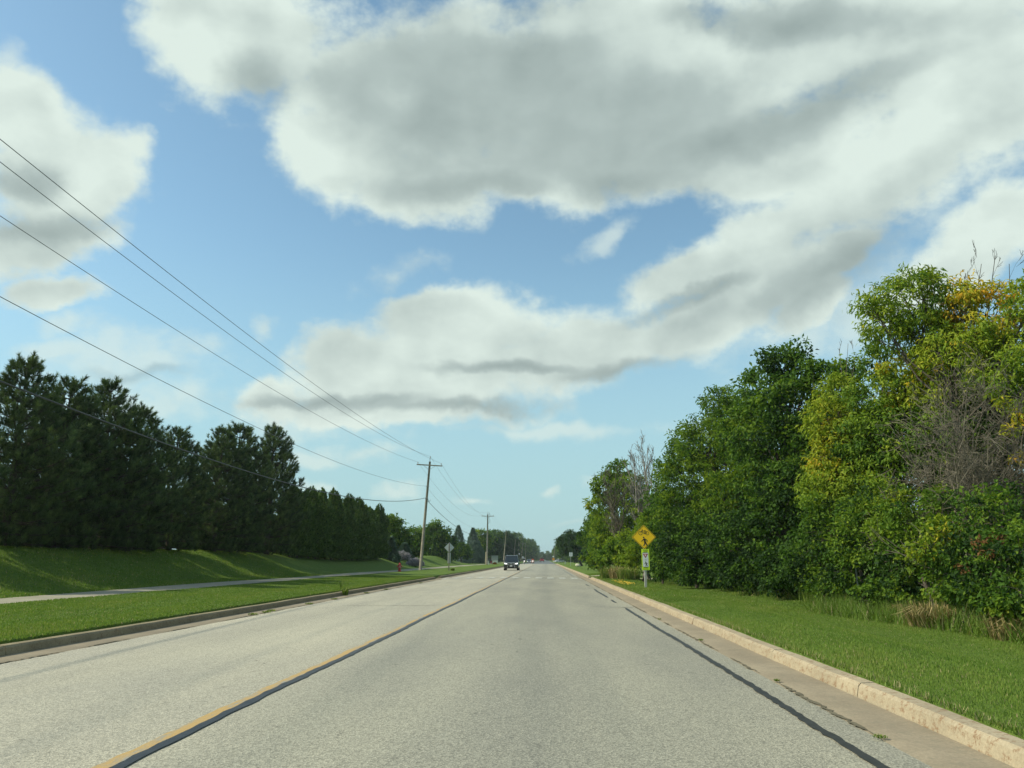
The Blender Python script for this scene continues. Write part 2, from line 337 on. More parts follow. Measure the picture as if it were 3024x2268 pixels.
def kerb(name, x0, sgn, mat, gaps, rnd):
    mb = MB(); y = -40.0
    while y < 246:
        L = 3.04; y1 = min(y+L, 246)
        low = any(a < y+L/2 < b for a, b in gaps); h0 = .03 if low else .145
        def prof(yy, hh): 
            dx = .012*math.sin(yy*.9)+rnd.uniform(-.004, .004)
            return [(x0+dx, yy, -.05), (x0+sgn*.035+dx, yy, hh-.03), (x0+sgn*.065+dx, yy, hh), (x0+sgn*.20+dx, yy, hh+.006), (x0+sgn*.22+dx, yy, hh-.02), (x0+sgn*.22+dx, yy, -.08)]
        k = 4; secs = []
        for i in range(k+1):
            yy = y+.006+(y1-y-.012)*i/k; secs.append(prof(yy, h0+rnd.uniform(-.004, .004)))
        mb.loft(secs if sgn < 0 else secs); y = y1
    o = mb.build(name, mat); bpy_fix(o); return tag(o, kind='structure')
def bpy_fix(o):
    import bmesh
    bm = bmesh.new(); bm.from_mesh(o.data); bmesh.ops.recalc_face_normals(bm, faces=bm.faces); bm.to_mesh(o.data); bm.free()
rk = random.Random(3)
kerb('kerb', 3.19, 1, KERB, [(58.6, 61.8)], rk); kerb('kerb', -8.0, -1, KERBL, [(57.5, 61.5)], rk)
# far kerb-side ground strip continues as lawn; path on the left
def path_edge(y): return .5*sstep(100, 170, y)
py = np.linspace(-20, 330, 220); X0 = np.array([-17.3, -16.4, -15.5, -14.7])
X, Y = np.meshgrid(X0, py); X = X + 1.6*sstep(150, 230, Y)
v = np.stack([X, Y, np.full_like(X, .215)+.02*np.sin(Y*.2)], -1).reshape(-1, 3); a = (np.arange(len(py)-1)[:, None]*4+np.arange(3)[None]).ravel()
tag(link('path', arr_mesh('path', v, np.stack([a, a+1, a+5, a+4], -1), PATHM, smooth=True)), kind='structure')
# small crossing path on the right verge
TRAIL = concrete('pale_trail', (.42,.40,.29), (.30,.28,.2))
xt = np.linspace(3.45, 16, 30); X = np.repeat(xt[:, None], 3, 1); Y = np.stack([59.2+(xt-3)*.35-.1, 60.4+(xt-3)*.35, 61.6+(xt-3)*.35], -1)
v = np.stack([X, Y, H(X, Y)+.02], -1).reshape(-1, 3); a = (np.arange(29)[:, None]*3+np.arange(2)[None]).ravel()
tag(link('trail', arr_mesh('trail', v, np.stack([a, a+3, a+4, a+1], -1), TRAIL, smooth=True)), kind='structure')
# markings
def paint(name, c, wear, rough=.6, ls=.2):
    M = Mat(name); n = M.noise(9, 6, .75, (1, ls, 1)); f = M.noise(60, 3, .7)
    b = M.mix(M.ramp(n, [(wear, (0,0,0)), (wear+.14, (1,1,1))]), (.28,.275,.23), c); b = M.mix(.6, b, M.ramp(f, [(.3, (.7,.7,.7)), (.7, (1.2,1.2,1.2))]), 'MULTIPLY')
    M.col(b); M.b.inputs['Roughness'].default_value = rough; return M.m
YEL = paint('worn_yellow_paint', (.45,.295,.10), .385); WHT = paint('white_paint', (.50,.50,.44), .42)
M = Mat('tar'); M.col(M.ramp(M.noise(8, 5), [(.3, (.013,.014,.015)), (.75, (.035,.036,.038))])); M.b.inputs['Roughness'].default_value = .45; TAR = M.m
M = Mat('old_seam'); M.col(M.ramp(M.noise(5, 5), [(.3, (.16,.16,.14)), (.7, (.24,.24,.20))])); M.b.inputs['Roughness'].default_value = .9; SEAM = M.m
rr = random.Random(11)
def strip(name, x, w, y0, y1, mat, h=.004, wig=.02, wv=.02, ph=0, step=.12):
    n = max(2, int((y1-y0)/step)); n = min(n, 1500); ys_ = np.linspace(y0, y1, n)
    cx = x+wig*(np.sin(ys_*.55+ph)+.6*np.sin(ys_*1.3+ph*2)+.25*np.sin(ys_*4.1))
    e1 = wv*(rng.random(n)-.5); e2 = wv*(rng.random(n)-.5); taper = np.minimum(1, np.minimum((ys_-y0), (y1-ys_))/.6+.15)
    a_ = cx-(w/2+e1)*taper; b_ = cx+(w/2+e2)*taper
    v = np.concatenate([np.stack([a_, ys_, road_z(a_, 0)+h], -1), np.stack([b_, ys_, road_z(b_, 0)+h], -1)]); i = np.arange(n-1)
    return tag(link(name, arr_mesh(name, v, np.stack([i, i+n, i+n+1, i+1], -1), mat)), kind='structure')
strip('center_line', -2.965, .115, -20, 246, YEL, wig=.008, wv=.03)
strip('tar_seam', -2.86, .098, -20, 246, TAR, h=.009, wig=.014, wv=.03)
strip('tar_seam', 2.30, .088, -5, 23.6, TAR, h=.009, wig=.010, wv=.03, ph=1)
for a, b in ((26.2, 28.3), (29.8, 38.5), (42.5, 45.5), (66, 106), (118, 150), (170, 230)): strip('tar_seam', 2.29, .085, a, b, TAR, h=.009, wig=.02, wv=.04, ph=a)
def cross(name, y, x0, x1, mat, w=.03):
    n = 60; xs_ = np.linspace(x0, x1, n); cy = y+.12*np.sin(xs_*1.7+y)+.04*rng.standard_normal(n)
    ww = w*(.4+rng.random(n)); v = np.concatenate([np.stack([xs_, cy-ww, road_z(xs_, 0)+.005], -1), np.stack([xs_, cy+ww, road_z(xs_, 0)+.005], -1)]); i = np.arange(n-1)
    return tag(link(name, arr_mesh(name, v, np.stack([i, i+1, i+n+1, i+n], -1), mat)), kind='structure')
M = Mat('joint_dirt'); M.col(M.ramp(M.noise(6, 5), [(.3, (.07,.06,.035)), (.7, (.16,.14,.09))])); M.b.inputs['Roughness'].default_value = 1; DIRT = M.m
for jx in (2.668, -7.50):
    y = 3.0
    while y < 120: L_ = rr.uniform(.8, 5); strip('joint_dirt', jx, rr.uniform(.025, .055), y, y+L_, DIRT, h=.0125, wig=.004, wv=.05, ph=y, step=.06); y += L_+rr.uniform(.1, 1.2)
M = Mat('kerb_foot_grey'); M.col(M.ramp(M.noise(3, 5), [(.3, (.085,.085,.075)), (.7, (.18,.165,.13))])); M.b.inputs['Roughness'].default_value = 1
strip('kerb_foot_strip', 3.165, .075, 2, 150, M.m, h=.0145, wig=.008, wv=.05, step=.1)  # dark grey strip along the foot of the right kerb
cross('crack', 24.0, -6.2, -3.2, SEAM, .035); cross('crack', 23.8, 1.4, 2.6, SEAM, .04); cross('crack', 70, -7, -2.9, SEAM, .05); cross('crack', 95, -2.6, 2.2, SEAM, .06)
mb = MB()
for k in range(12):
    x = 2.1-k*.88
    mb.add([(x-.24, 57.4, road_z(x-.24, 0)+.014), (x+.24, 57.4, road_z(x+.24, 0)+.014), (x+.24, 61.2, road_z(x+.24, 0)+.014), (x-.24, 61.2, road_z(x-.24, 0)+.014)], [(0, 1, 2, 3)])
tag(mb.build('crosswalk', WHT), kind='structure')

# ------------------------------------------------------------------ foliage builders
def unit(a): return a/np.maximum(np.linalg.norm(a, axis=-1, keepdims=True), 1e-9)
def rvec(n): return unit(rng.standard_normal((n, 3)))
def leaves(name, c, d, nrm, L, Wd, tint, mat, base, parent, droop=.25):
    n = len(c); L = np.broadcast_to(L, n)[:, None]; Wd = np.broadcast_to(Wd, n)[:, None]
    side = unit(np.cross(d, nrm)); up = unit(np.cross(side, d))
    v = np.empty((n, 4, 3)); v[:, 0] = c; v[:, 1] = c+d*L*.45+side*Wd*.5+up*Wd*.15; v[:, 2] = c+d*L-up*L*droop; v[:, 3] = c+d*L*.45-side*Wd*.5+up*Wd*.15
    v = v.reshape(-1, 3)-np.asarray(base); f = np.arange(4*n).reshape(n, 4)
    return link(name, arr_mesh(name, v, f, mat, {'tint': tint}), parent)
def tree(name, label, cat, base, lobes, dens=1.0, leaf=(.15, .07), mat=None, bark=None, trunk_r=.16, group=None, clump_r=.42, droop=.35, per=34, twigs=True, tj=.10, lean=None):
    """lobes: (centre Vector, radius, tint[, squash])"""
    base = Vector(base); th = empty(name, base, label, cat, group); mat = mat or LEAF
    cs = []; ts = []; rs = []; lob = []
    for li, l in enumerate(lobes):
        c, r, t = l[0], l[1], l[2]; n = max(4, int(dens*14*(r/clump_r)**2*.55))
        d = rvec(n); rad = r*(.45+.55*rng.random(n)**.45)*(1+.16*np.sin(d[:, 0]*5+li)*np.cos(d[:, 2]*6+li*2))
        q = np.array(c)+d*rad[:, None]*np.array([1, 1, .92]); g_ = H(q[:, 0], q[:, 1])+.25
        q[:, 2] = np.maximum(q[:, 2], g_+rng.random(n)*.4); cs.append(q); ts.append(np.full(n, t)+rng.normal(0, tj, n)); lob.append(np.full(n, li))
    cs = np.concatenate(cs); ts = np.concatenate(ts); lob = np.concatenate(lob)
    m = len(cs); k = rng.integers(int(per*.5), int(per*1.5), m); idx = np.repeat(np.arange(m), k); n = len(idx)
    cr_ = clump_r*(.6+.7*rng.random(m))
    off = rvec(n)*(rng.random(n)**.5)[:, None]*cr_[idx][:, None]*np.array([1.1, 1.1, .7])
    pos = cs[idx]+off; lc = np.array([np.array(l[0]) for l in lobes])[lob[idx]]
    out = unit(pos-lc); d = unit(out*.6+rvec(n)*.8+np.array([0, 0, -.35])); nrm = unit(rvec(n)*.9+np.array([0, 0, .9])+out*.3)
    sz = .7+.6*rng.random(n); tt = np.clip(ts[idx]+rng.normal(0, .06, n), 0, 1)
    leaves('crown', pos, d, nrm, leaf[0]*sz, leaf[1]*sz, tt, mat, base, th, droop)
    # trunk, limbs to every lobe, twigs to some clumps
    mb = MB(); top = max((l[0] for l in lobes), key=lambda p: p.z); bend = Vector((rng.normal(0, .25), rng.normal(0, .25), 0))
    tp = [base+Vector((0, 0, -.2)), base.lerp(top, .3)+bend*.6, base.lerp(top, .6)+bend, top]; tp[1].z = base.z+(top.z-base.z)*.3
    mb.tube(tp, [trunk_r*1.25, trunk_r*.85, trunk_r*.55, trunk_r*.15], 8)
    def on_trunk(f):
        f = min(max(f, .05), .98)*3; i = int(f); return tp[i].lerp(tp[min(i+1, 3)], f-i)
    for li, l in enumerate(lobes):
        c = l[0]; f = (c.z-base.z)/max(.5, top.z-base.z)*.82-.08; s_ = on_trunk(f); mid = s_.lerp(c, .5)+Vector((0, 0, -.12*(c-s_).length))
        mb.tube([s_, mid, c], [trunk_r*.34, trunk_r*.22, trunk_r*.1], 5)
        if twigs:
            ids = np.nonzero(lob == li)[0]; rng.shuffle(ids)
            for q in ids[:max(3, len(ids)//3)]:
                e_ = Vector(cs[q]); st_ = mid.lerp(c, rng.random()); m2 = st_.lerp(e_, .5)+Vector((0, 0, .08*(e_-st_).length))
                mb.tube([st_, m2, e_], [trunk_r*.13, trunk_r*.09, .008], 3, False)
    mb.build('trunk', bark or BARK, th, base)
    return th
def LB(u, v, r, Z, t): 
    return (atw(u, v, Z), r*1.36709/F*Z, t)
def bare(name, label, cat, base, top_pts, r0=.09, bark=None, n2=5, n3=4, group=None, spread=.45, thin=.007, length=1.0, feet=.25):
    base = Vector(base); th = empty(name, base, label, cat, group); mb = MB(); tw = MB(); rn = random.Random(int(base.x*100+base.y*10))
    def rv(): return Vector((rn.gauss(0, 1), rn.gauss(0, 1), rn.gauss(0, .8))).normalized()
    for T in top_pts:
        T = Vector(T); b0 = base+Vector((rn.uniform(-1, 1)*feet, rn.uniform(-1, 1)*feet, -.1)); Ln = (T-b0).length
        pts = [b0]; 
        for i in range(1, 6): pts.append(b0.lerp(T, i/5)+rv()*Ln*.025*(i < 5)+Vector((T.x-b0.x, T.y-b0.y, 0))*(-.12*math.sin(math.pi*i/5)))
        mb.tube(pts, [r0*(1-.84*i/5) for i in range(6)], 6)
        for j in range(n2*3):
            f = rn.uniform(.22, .97)*5; i = min(4, int(f)); s_ = pts[i].lerp(pts[i+1], f-i); dr = (rv()*spread*1.6+(T-b0).normalized()+Vector((0, 0, .25))).normalized(); l_ = Ln*(.34-.22*f/5)*rn.uniform(.6, 1.3)*length
            e_ = s_+dr*l_; m_ = s_.lerp(e_, .5)+rv()*l_*.09; rr_ = r0*(1-.84*f/5)*.42; tw.tube([s_, m_, e_], [rr_, rr_*.65, thin], 4, False)
            for k in range(n3):
                q = s_.lerp(e_, rn.uniform(.25, 1)); d2 = (dr+rv()*spread*1.5+Vector((0, 0, .2))).normalized(); l2 = l_*rn.uniform(.25, .6); e2 = q+d2*l2
                tw.tube([q, q.lerp(e2, .5)+rv()*l2*.08, e2], [rr_*.45, max(thin, rr_*.3), thin*.8], 3, False)
                for k2 in range(2):
                    q2 = q.lerp(e2, rn.uniform(.3, .9)); e3 = q2+(d2+rv()*spread*1.7).normalized()*l2*.5; tw.tube([q2, e3], [thin, thin*.7], 3, False)
    mb.build('trunk', bark or GBARK, th, base); tw.build('branches', bark or GBARK, th, base); return th
def gp(x, y, dz=0): return Vector((x, y, hz_(x, y)+dz))
# ------------------------------------------------------------------ right-hand woodland edge
def rt(name, label, cat, bu, bZ, lob, **k):
    p = at(bu*1.36709, 1652, bZ); return tree(name, label, cat, gp(p.x, p.y), [LB(*q) for q in lob], **k)
rt('ash_tree', 'tall ash with green and golden-yellow top at the right edge of the photo', 'tree', 2120, 22,
   [(1960,655,82,24,.40),(1905,700,48,24,.50),(1985,610,36,24,.5),(2055,655,55,24,.68),(2130,675,75,23,.80),(2090,625,36,23,.80),(2205,715,75,22,.50),(2060,760,70,23,.58),(2150,790,80,22,.48),(2000,720,60,24,.36),(2240,640,50,21,.36),(1880,660,30,24,.48),(2210,830,70,21,.42)],
   leaf=(.17, .055), clump_r=.34, dens=.95, per=32, trunk_r=.13, droop=.5)
rt('box_elder_tree', 'leafy green tree with a yellowing crown below the tall golden ash', 'tree', 2000, 25,
   [(1965,820,70,25,.66),(1900,860,70,26,.36),(2040,845,75,24,.48),(1950,940,95,25,.32),(2045,950,85,24,.30),(1875,960,70,26,.24),(1900,780,45,26.5,.22),(2000,770,40,25.5,.3)],
   leaf=(.17, .06), clump_r=.36, dens=1.05, per=32, droop=.5)
rt('young_ash_tree', 'bright yellow-green sapling standing out against the darker wood', 'tree', 1810, 26.5,
   [(1810,850,42,27.5,.52),(1790,905,52,27,.56),(1820,945,50,27,.70),(1795,990,50,27,.67),(1850,985,42,27,.58),(1830,1050,62,26.5,.50),(1775,1060,50,27,.45),(1890,1060,50,26,.40)],
   leaf=(.17, .055), clump_r=.32, dens=1.1, per=30, droop=.4, tj=.07)
rt('elm_tree', 'dark-leaved tree with a ragged top behind the yellow-green sapling', 'tree', 1700, 35,
   [(1695,785,38,35,.16),(1650,830,55,36,.18),(1740,800,38,34,.17),(1785,830,50,33,.17),(1710,890,85,34,.16),(1680,985,95,34,.16),(1620,930,65,36,.2),(1760,950,80,33,.15),(1830,800,34,32,.2),(1720,760,22,35,.14),(1660,775,22,35,.16)],
   leaf=(.19, .11), clump_r=.46, dens=1.1, per=34, trunk_r=.2, droop=.2)
rt('tall_ash_tree', 'bright green ash at the left end of the tall right-hand wood', 'tree', 1540, 45,
   [(1555,865,40,45,.26),(1590,900,52,44,.24),(1530,955,68,45,.28),(1487,960,38,47,.27),(1580,1000,82,43,.26),(1500,1045,72,46,.24),(1452,1000,28,48,.26),(1610,1080,85,41,.28),(1465,1110,52,48,.22),(1550,1120,80,44,.2),(1440,1060,30,49,.22),(1640,1000,50,40,.3)],
   leaf=(.22, .085), clump_r=.52, dens=1.15, per=36, trunk_r=.22, droop=.3)
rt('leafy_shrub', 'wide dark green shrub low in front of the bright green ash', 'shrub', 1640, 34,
   [(1620,1180,90,34,.06),(1700,1150,95,32,.07),(1720,1060,80,32,.12),(1640,1240,55,33,.04),(1700,1235,60,30,.04),(1670,1090,70,34,.10)], leaf=(.15, .10), clump_r=.42, dens=1.25, per=38, trunk_r=.08, droop=.15)  # low tints in these shrubs put shade into the leaf colour
rt('leafy_shrub', 'rounded green shrub right of the yellow crossing sign', 'shrub', 1500, 42,
   [(1530,1200,62,41,.06),(1480,1170,60,44,.08),(1570,1230,45,38,.04),(1500,1225,45,41,.05),(1450,1200,42,46,.12),(1560,1160,60,41,.08)], leaf=(.17, .11), clump_r=.45, dens=1.25, per=36, trunk_r=.08, droop=.15)
rt('leafy_shrub', 'olive green shrub under the yellow-green sapling', 'shrub', 1820, 25,
   [(1800,1140,85,26,.24),(1760,1210,62,27,.10),(1850,1210,70,24,.10),(1900,1110,80,24,.3),(1880,1170,70,23.5,.26),(1780,1255,34,26,.2)], leaf=(.12, .075), clump_r=.34, dens=1.15, per=38, trunk_r=.07, droop=.15, tj=.13)
rt('leafy_shrub', 'tangled green shrub with yellow sprays above the dry grass clump', 'shrub', 2020, 19,
   [(1970,1120,75,20.5,.26),(2020,1180,70,19.5,.3),(1960,1220,62,20.5,.08),(2070,1120,70,19,.22),(2040,1240,55,18.5,.18),(2030,1150,30,18,.46),(2000,1185,24,18.2,.48)], leaf=(.11, .07), clump_r=.3, dens=1.15, per=38, trunk_r=.06, droop=.15, tj=.12)
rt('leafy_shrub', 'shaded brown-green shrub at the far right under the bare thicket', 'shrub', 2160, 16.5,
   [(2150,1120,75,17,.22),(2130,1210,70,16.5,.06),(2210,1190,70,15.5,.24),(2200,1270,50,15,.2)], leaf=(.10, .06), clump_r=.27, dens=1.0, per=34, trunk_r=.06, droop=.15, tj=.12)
rt('vine_spray', 'rust-red vine leaves hanging over the far right shrub', 'vine', 2175, 16.4, [(2110,1175,8,15.8,.3),(2135,1195,7,15.7,.5),(2155,1165,7,15.6,.3),(2085,1225,6,16.2,.4)], leaf=(.08, .05), mat=RUST, clump_r=.12, per=14, trunk_r=.012)
rt('vine_spray', 'thin yellow leaves at the right edge beside the bare thicket', 'vine', 2190, 18.6, [(2190,930,16,18.6,.74),(2205,890,14,18.6,.7),(2205,990,15,18.5,.78),(2170,870,14,18.8,.68)], leaf=(.12, .05), clump_r=.2, per=16, trunk_r=.02)
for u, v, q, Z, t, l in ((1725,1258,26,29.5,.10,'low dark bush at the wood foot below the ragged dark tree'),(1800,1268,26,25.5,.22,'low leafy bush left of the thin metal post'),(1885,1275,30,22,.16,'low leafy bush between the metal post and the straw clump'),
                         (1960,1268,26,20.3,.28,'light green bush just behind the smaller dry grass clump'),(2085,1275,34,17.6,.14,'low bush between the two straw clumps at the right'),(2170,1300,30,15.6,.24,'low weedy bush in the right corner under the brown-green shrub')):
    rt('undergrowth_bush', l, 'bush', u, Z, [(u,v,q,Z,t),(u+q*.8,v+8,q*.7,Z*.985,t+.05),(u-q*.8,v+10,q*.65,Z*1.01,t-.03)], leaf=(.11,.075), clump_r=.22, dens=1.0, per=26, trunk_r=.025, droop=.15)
# bare thicket of grey stems
pb = at(2100*1.36709, 1652, 19.6)
bare('bare_thicket', 'tangle of leafless grey-brown stems at the right edge below the golden ash', 'bare shrub', gp(pb.x+.6, pb.y),
     [atw(u, v, Z) for u, v, Z in ((1940,960,21),(1985,890,21),(2040,850,20.5),(2090,830,20),(2150,840,20),(2210,850,19.5),(2250,900,19),(1960,1030,20.5),(2010,940,19.5),(2070,900,19),(2130,910,19),(2190,930,18.5),(1930,1080,20.5),(2240,1000,18),(2060,980,18.8),(2140,990,18.4))],
     r0=.028, bark=TWIG, n2=8, n3=5, spread=.75, thin=.006, length=1.15, feet=2.0)
pb = at(2125*1.36709, 1652, 23.5)
bare('dead_snag', 'leafless grey crown sticking out above the golden ash', 'dead tree', gp(pb.x, pb.y), [atw(u, v, 23.5) for u, v in ((2085,590),(2120,570),(2150,552),(2180,570),(2060,610),(2165,610),(2200,620))], r0=.05, bark=BARK, n2=3, n3=2, spread=.33, thin=.007, length=.6)
pb = at(1835*1.36709, 1652, 30)
bare('dead_snag', 'thin bare branches poking up left of the golden ash', 'dead tree', gp(pb.x, pb.y), [atw(u, v, 30) for u, v in ((1832,742),(1850,765),(1815,770))], r0=.04, bark=TWIG, n2=2, n3=2, spread=.3, thin=.008, length=.5)
# middle distance on the right
rt('mixed_tree', 'thin olive-green tree full of dead twigs left of the yellow sign', 'tree', 1345, 66,
   [(1335,1015,26,68,.30),(1308,1048,30,68,.36),(1345,1060,36,67,.32),(1298,1095,30,70,.40),(1350,1110,36,66,.32),(1318,1145,36,68,.34),(1378,1050,26,64,.28),(1395,1100,32,62,.24),(1370,1150,38,64,.26),(1290,1140,24,70,.30),(1420,1090,26,58,.2),(1420,1130,30,56,.2),(1300,1185,24,70,.28)], leaf=(.24, .13), clump_r=.48, dens=1.0, per=28, trunk_r=.12)
pb = at(1395*1.36709, 1652, 60)
bare('dead_tree', 'cluster of bare grey stems rising above the crossing sign', 'dead tree', gp(pb.x, pb.y), [atw(u, v, 60+k) for k, (u, v) in enumerate(((1385,955),(1400,970),(1370,985),(1415,985),(1350,1000),(1425,1010),(1392,1000)))], r0=.12, bark=GBARK, n2=6, n3=4, spread=.32, thin=.014, length=.75)
pb = at(1338*1.36709, 1652, 63)
bare('dead_tree', 'thin dead tree in front of the olive tree at the roadside', 'dead tree', gp(pb.x, pb.y), [atw(u, v, 62) for u, v in ((1305,1030),(1330,1020),(1350,1045),(1318,1050))], r0=.10, bark=TWIG, n2=6, n3=4, spread=.5, thin=.014, length=.9)
rt('bright_shrub', 'bright yellow-green shrub directly left of the crossing sign post', 'shrub', 1385, 53, [(1383,1170,28,53,.42),(1375,1205,26,53,.40),(1400,1140,26,53,.36),(1408,1190,30,52,.26)], leaf=(.17, .10), clump_r=.4, dens=1.2, per=36, trunk_r=.06)
rt('leafy_shrub', 'dark green shrub right behind the crossing sign', 'shrub', 1430, 50, [(1430,1165,40,50,.2),(1435,1210,38,49,.16),(1415,1120,28,51,.24),(1465,1150,34,49,.2)], leaf=(.18, .11), clump_r=.45, dens=1.2, per=36, trunk_r=.06)
rt('bright_shrub', 'sunlit green shrub between the speed limit sign and the crossing sign', 'shrub', 1330, 58, [(1330,1190,24,58,.30),(1312,1203,19,60,.24),(1352,1200,24,57,.36),(1293,1205,18,62,.20),(1345,1165,20,59,.36)], leaf=(.24, .14), clump_r=.5, dens=1.2, per=34, trunk_r=.06)
rt('roadside_tree', 'dark green tree right behind the speed limit sign', 'tree', 1300, 105, [(1284,1135,22,106,.17),(1276,1160,22,108,.14),(1298,1165,26,102,.15),(1276,1195,20,106,.12),(1296,1200,20,100,.2),(1288,1115,12,105,.2)], leaf=(.34, .2), clump_r=.7, dens=1.15, per=34, mat=LEAF, trunk_r=.2)
rt('roadside_tree', 'dark tree overhanging the verge left of the speed limit sign', 'tree', 1258, 182, [(1228,1160,14,182,.1),(1215,1170,11,184,.1),(1240,1165,16,180,.12),(1225,1185,16,182,.1),(1245,1190,14,180,.1),(1208,1178,6,182,.1)], leaf=(.42, .24), clump_r=.8, dens=1.15, per=32, mat=DLEAF, trunk_r=.22)
# generic big trees, shared meshes, for the back of the wood and the far rows
def generic(name, label, h, w, mat, seed, leaf, clump, group, tint=.3, dens=1.0, per=30):
    lob = []; rn = random.Random(seed)
    for i in range(12):
        z = h*rn.uniform(.16, .88); f = math.sin(math.pi*min(1, max(.1, z/h*.85)))*w*.62; a_ = rn.uniform(0, 6.28); lob.append((Vector((math.cos(a_)*f, math.sin(a_)*f, z)), w*rn.uniform(.26, .42), tint+rn.uniform(-.06, .08)))
    lob.append((Vector((0, 0, h*.9)), w*.3, tint)); lob.append((Vector((0, 0, h*.6)), w*.5, tint))
    return tree(name, label, 'tree', (0, 0, 0), lob, dens=dens, leaf=leaf, mat=mat, clump_r=clump, per=per, group=group, trunk_r=.2, twigs=False)
GB = 'trees at the back of the right-hand wood'
g1 = generic('woodland_tree', 'shaded tree deep inside the right-hand wood', 9.5, 3.4, LEAF, 5, (.24, .13), .55, GB, .15, 1.0, 30)
backs = [(15.5,28,1.0),(17.5,33,1.05),(14.5,38,.98),(17,44,1.0),(15,51,.85),(18,24,.9),(20,28,.95),(16,58,.85),(14,64,.7),(15,72,.72),(13.5,80,.75),(14.5,90,.8)]
g1.location = gp(backs[0][0], backs[0][1])
for i, (x, y, s_) in enumerate(backs[1:]): copy_tree(g1, gp(x, y), i*1.3, s_*.95)
GR = 'far trees along the right side of the road'
g2 = generic('far_tree', 'distant green tree in the row along the right of the road', 9, 4.2, DLEAF, 8, (.6, .34), 1.0, GR, .45, 1.1, 24)
g3 = generic('far_tree', 'distant green tree in the row along the right of the road', 11, 4.6, LEAF, 9, (.6, .34), 1.0, GR, .17, 1.1, 24)
rr = random.Random(4)
for k in range(34):
    y = 175+k*17+rr.uniform(-4, 4); x = 14+rr.uniform(-1, 3)-4*min(1, max(0, (y-250)/250)); src = g2 if k % 2 else g3; s_ = rr.uniform(.8, 1.1)
    if k < 2: src.location = gp(x, y); src.scale = (s_,)*3
    else: copy_tree(src, gp(x, y), rr.uniform(0, 6), s_*(1 if y < 380 else 1.25))
GL = 'far trees along the left side of the road'; 
for k in range(30):
    y = 300+k*20+rr.uniform(-5, 5); x = -21-rr.uniform(0, 4)+8*min(1, max(0, (y-430)/200)); c = copy_tree(g3 if k % 3 else g2, gp(x, y), rr.uniform(0, 6), rr.uniform(.9, 1.25)*(1.1 if y < 430 else 1.4), 'distant green tree in the row along the left of the road'); c['group'] = GL
for k in range(22):
    c = copy_tree(g3 if k % 2 else g2, gp(-60+k*5.6, 960+rr.uniform(-20, 20)), rr.uniform(0, 6), rr.uniform(.9, 1.15), 'hazy tree closing off the far end of the road'); c['group'] = 'trees at the far end of the road'
# far background woods on both sides
mbx = []
# ------------------------------------------------------------------ pines on the left berm
def pine(name, label, h, rad, seed, group):
    rn = np.random.default_rng(seed); th = empty(name, (0, 0, 0), label, 'tree', group); mb = MB()
    mb.tube([(0, 0, -.3), (.05, 0, h*.4), (0, .06, h*.75), (0, 0, h*.985)], [.19, .14, .08, .02], 8)
    C = []; A = []; z = .25
    while z < h*.98:
        f = z/h; R_ = rad*(min(1, .62+f*1.6) if f < .25 else (1-((f-.25)/.75)**1.5)**.9)+.14; nb = 6 if f < .8 else 4; a0 = rn.uniform(0, 6.28)
        for b in range(nb):
            a = a0+b*6.283/nb+rn.normal(0, .25); L = R_*rn.uniform(.72, 1.15); dirh = np.array([math.cos(a), math.sin(a), 0]); rise = .15+.75*f
            p = [np.array([0, 0, z]) + dirh*L*t + np.array([0, 0, 1])*L*(rise*t*t*.8-(.08+.45*max(0, .14-f)*3)*t) for t in (0, .35, .7, 1)]
            mb.tube(p, [.045*(1-f*.5), .035, .022, .01], 4, False)
            nt = int(4+L*6.5)
            for k in range(nt):
                t = .22+.78*rn.random()**.7; i = min(2, int(t*3)); q = p[i]*(1-(t*3-i))+p[i+1]*(t*3-i)
                side = np.array([-dirh[1], dirh[0], 0])*rn.normal(0, .28)*L*(1-.4*t)+np.array([0, 0, rn.normal(.06, .13)]); e_ = q+side+dirh*rn.normal(0, .1)
                C.append(e_); A.append(unit(np.array([dirh[0]*.5+side[0]*.5, dirh[1]*.5+side[1]*.5, .75])+rn.normal(0, .22, 3)))
                if rn.random() < .3: mb.tube([q, e_], [.012, .007], 3, False)
            C.append(p[-1]); A.append(unit(np.array([dirh[0]*.5, dirh[1]*.5, .9])))
        z += .36+.1*rn.random()
    for k in range(3): C.append(np.array([0, 0, h*(.97+.012*k)])); A.append(np.array([0, 0, 1.]))
    C = np.array(C); A = np.array(A); m = len(C); k = 46; idx = np.repeat(np.arange(m), k); n = len(idx)
    t = rn.random(n); sh = .26; d = unit(A[idx]*(.55+.7*t[:, None])+unit(rn.standard_normal((n, 3)))*.75)
    pos = C[idx]+A[idx]*(t*sh)[:, None]; L = .19*(.8+.5*rn.random(n)); side = unit(np.cross(d, rn.standard_normal((n, 3))))*.013
    v = np.stack([pos-side, pos+side, pos+d*L[:, None]+side*.3, pos+d*L[:, None]-side*.3], 1).reshape(-1, 3); f = np.arange(4*n).reshape(n, 4)
    tt = np.clip(.45+rn.normal(0, .18, m)[idx]+(t-.5)*.3, 0, 1)
    link('crown', arr_mesh('crown', v, f, NEEDLE, {'tint': tt}), th); mb.build('trunk', BARK, th, (0, 0, 0)); return th
GP = 'pines on the grass bank to the left'
P = [pine('pine_tree', '', 8.2, 2.6, 21, GP), pine('pine_tree', '', 8.6, 2.75, 22, GP), pine('pine_tree', '', 8.0, 2.2, 23, GP)]
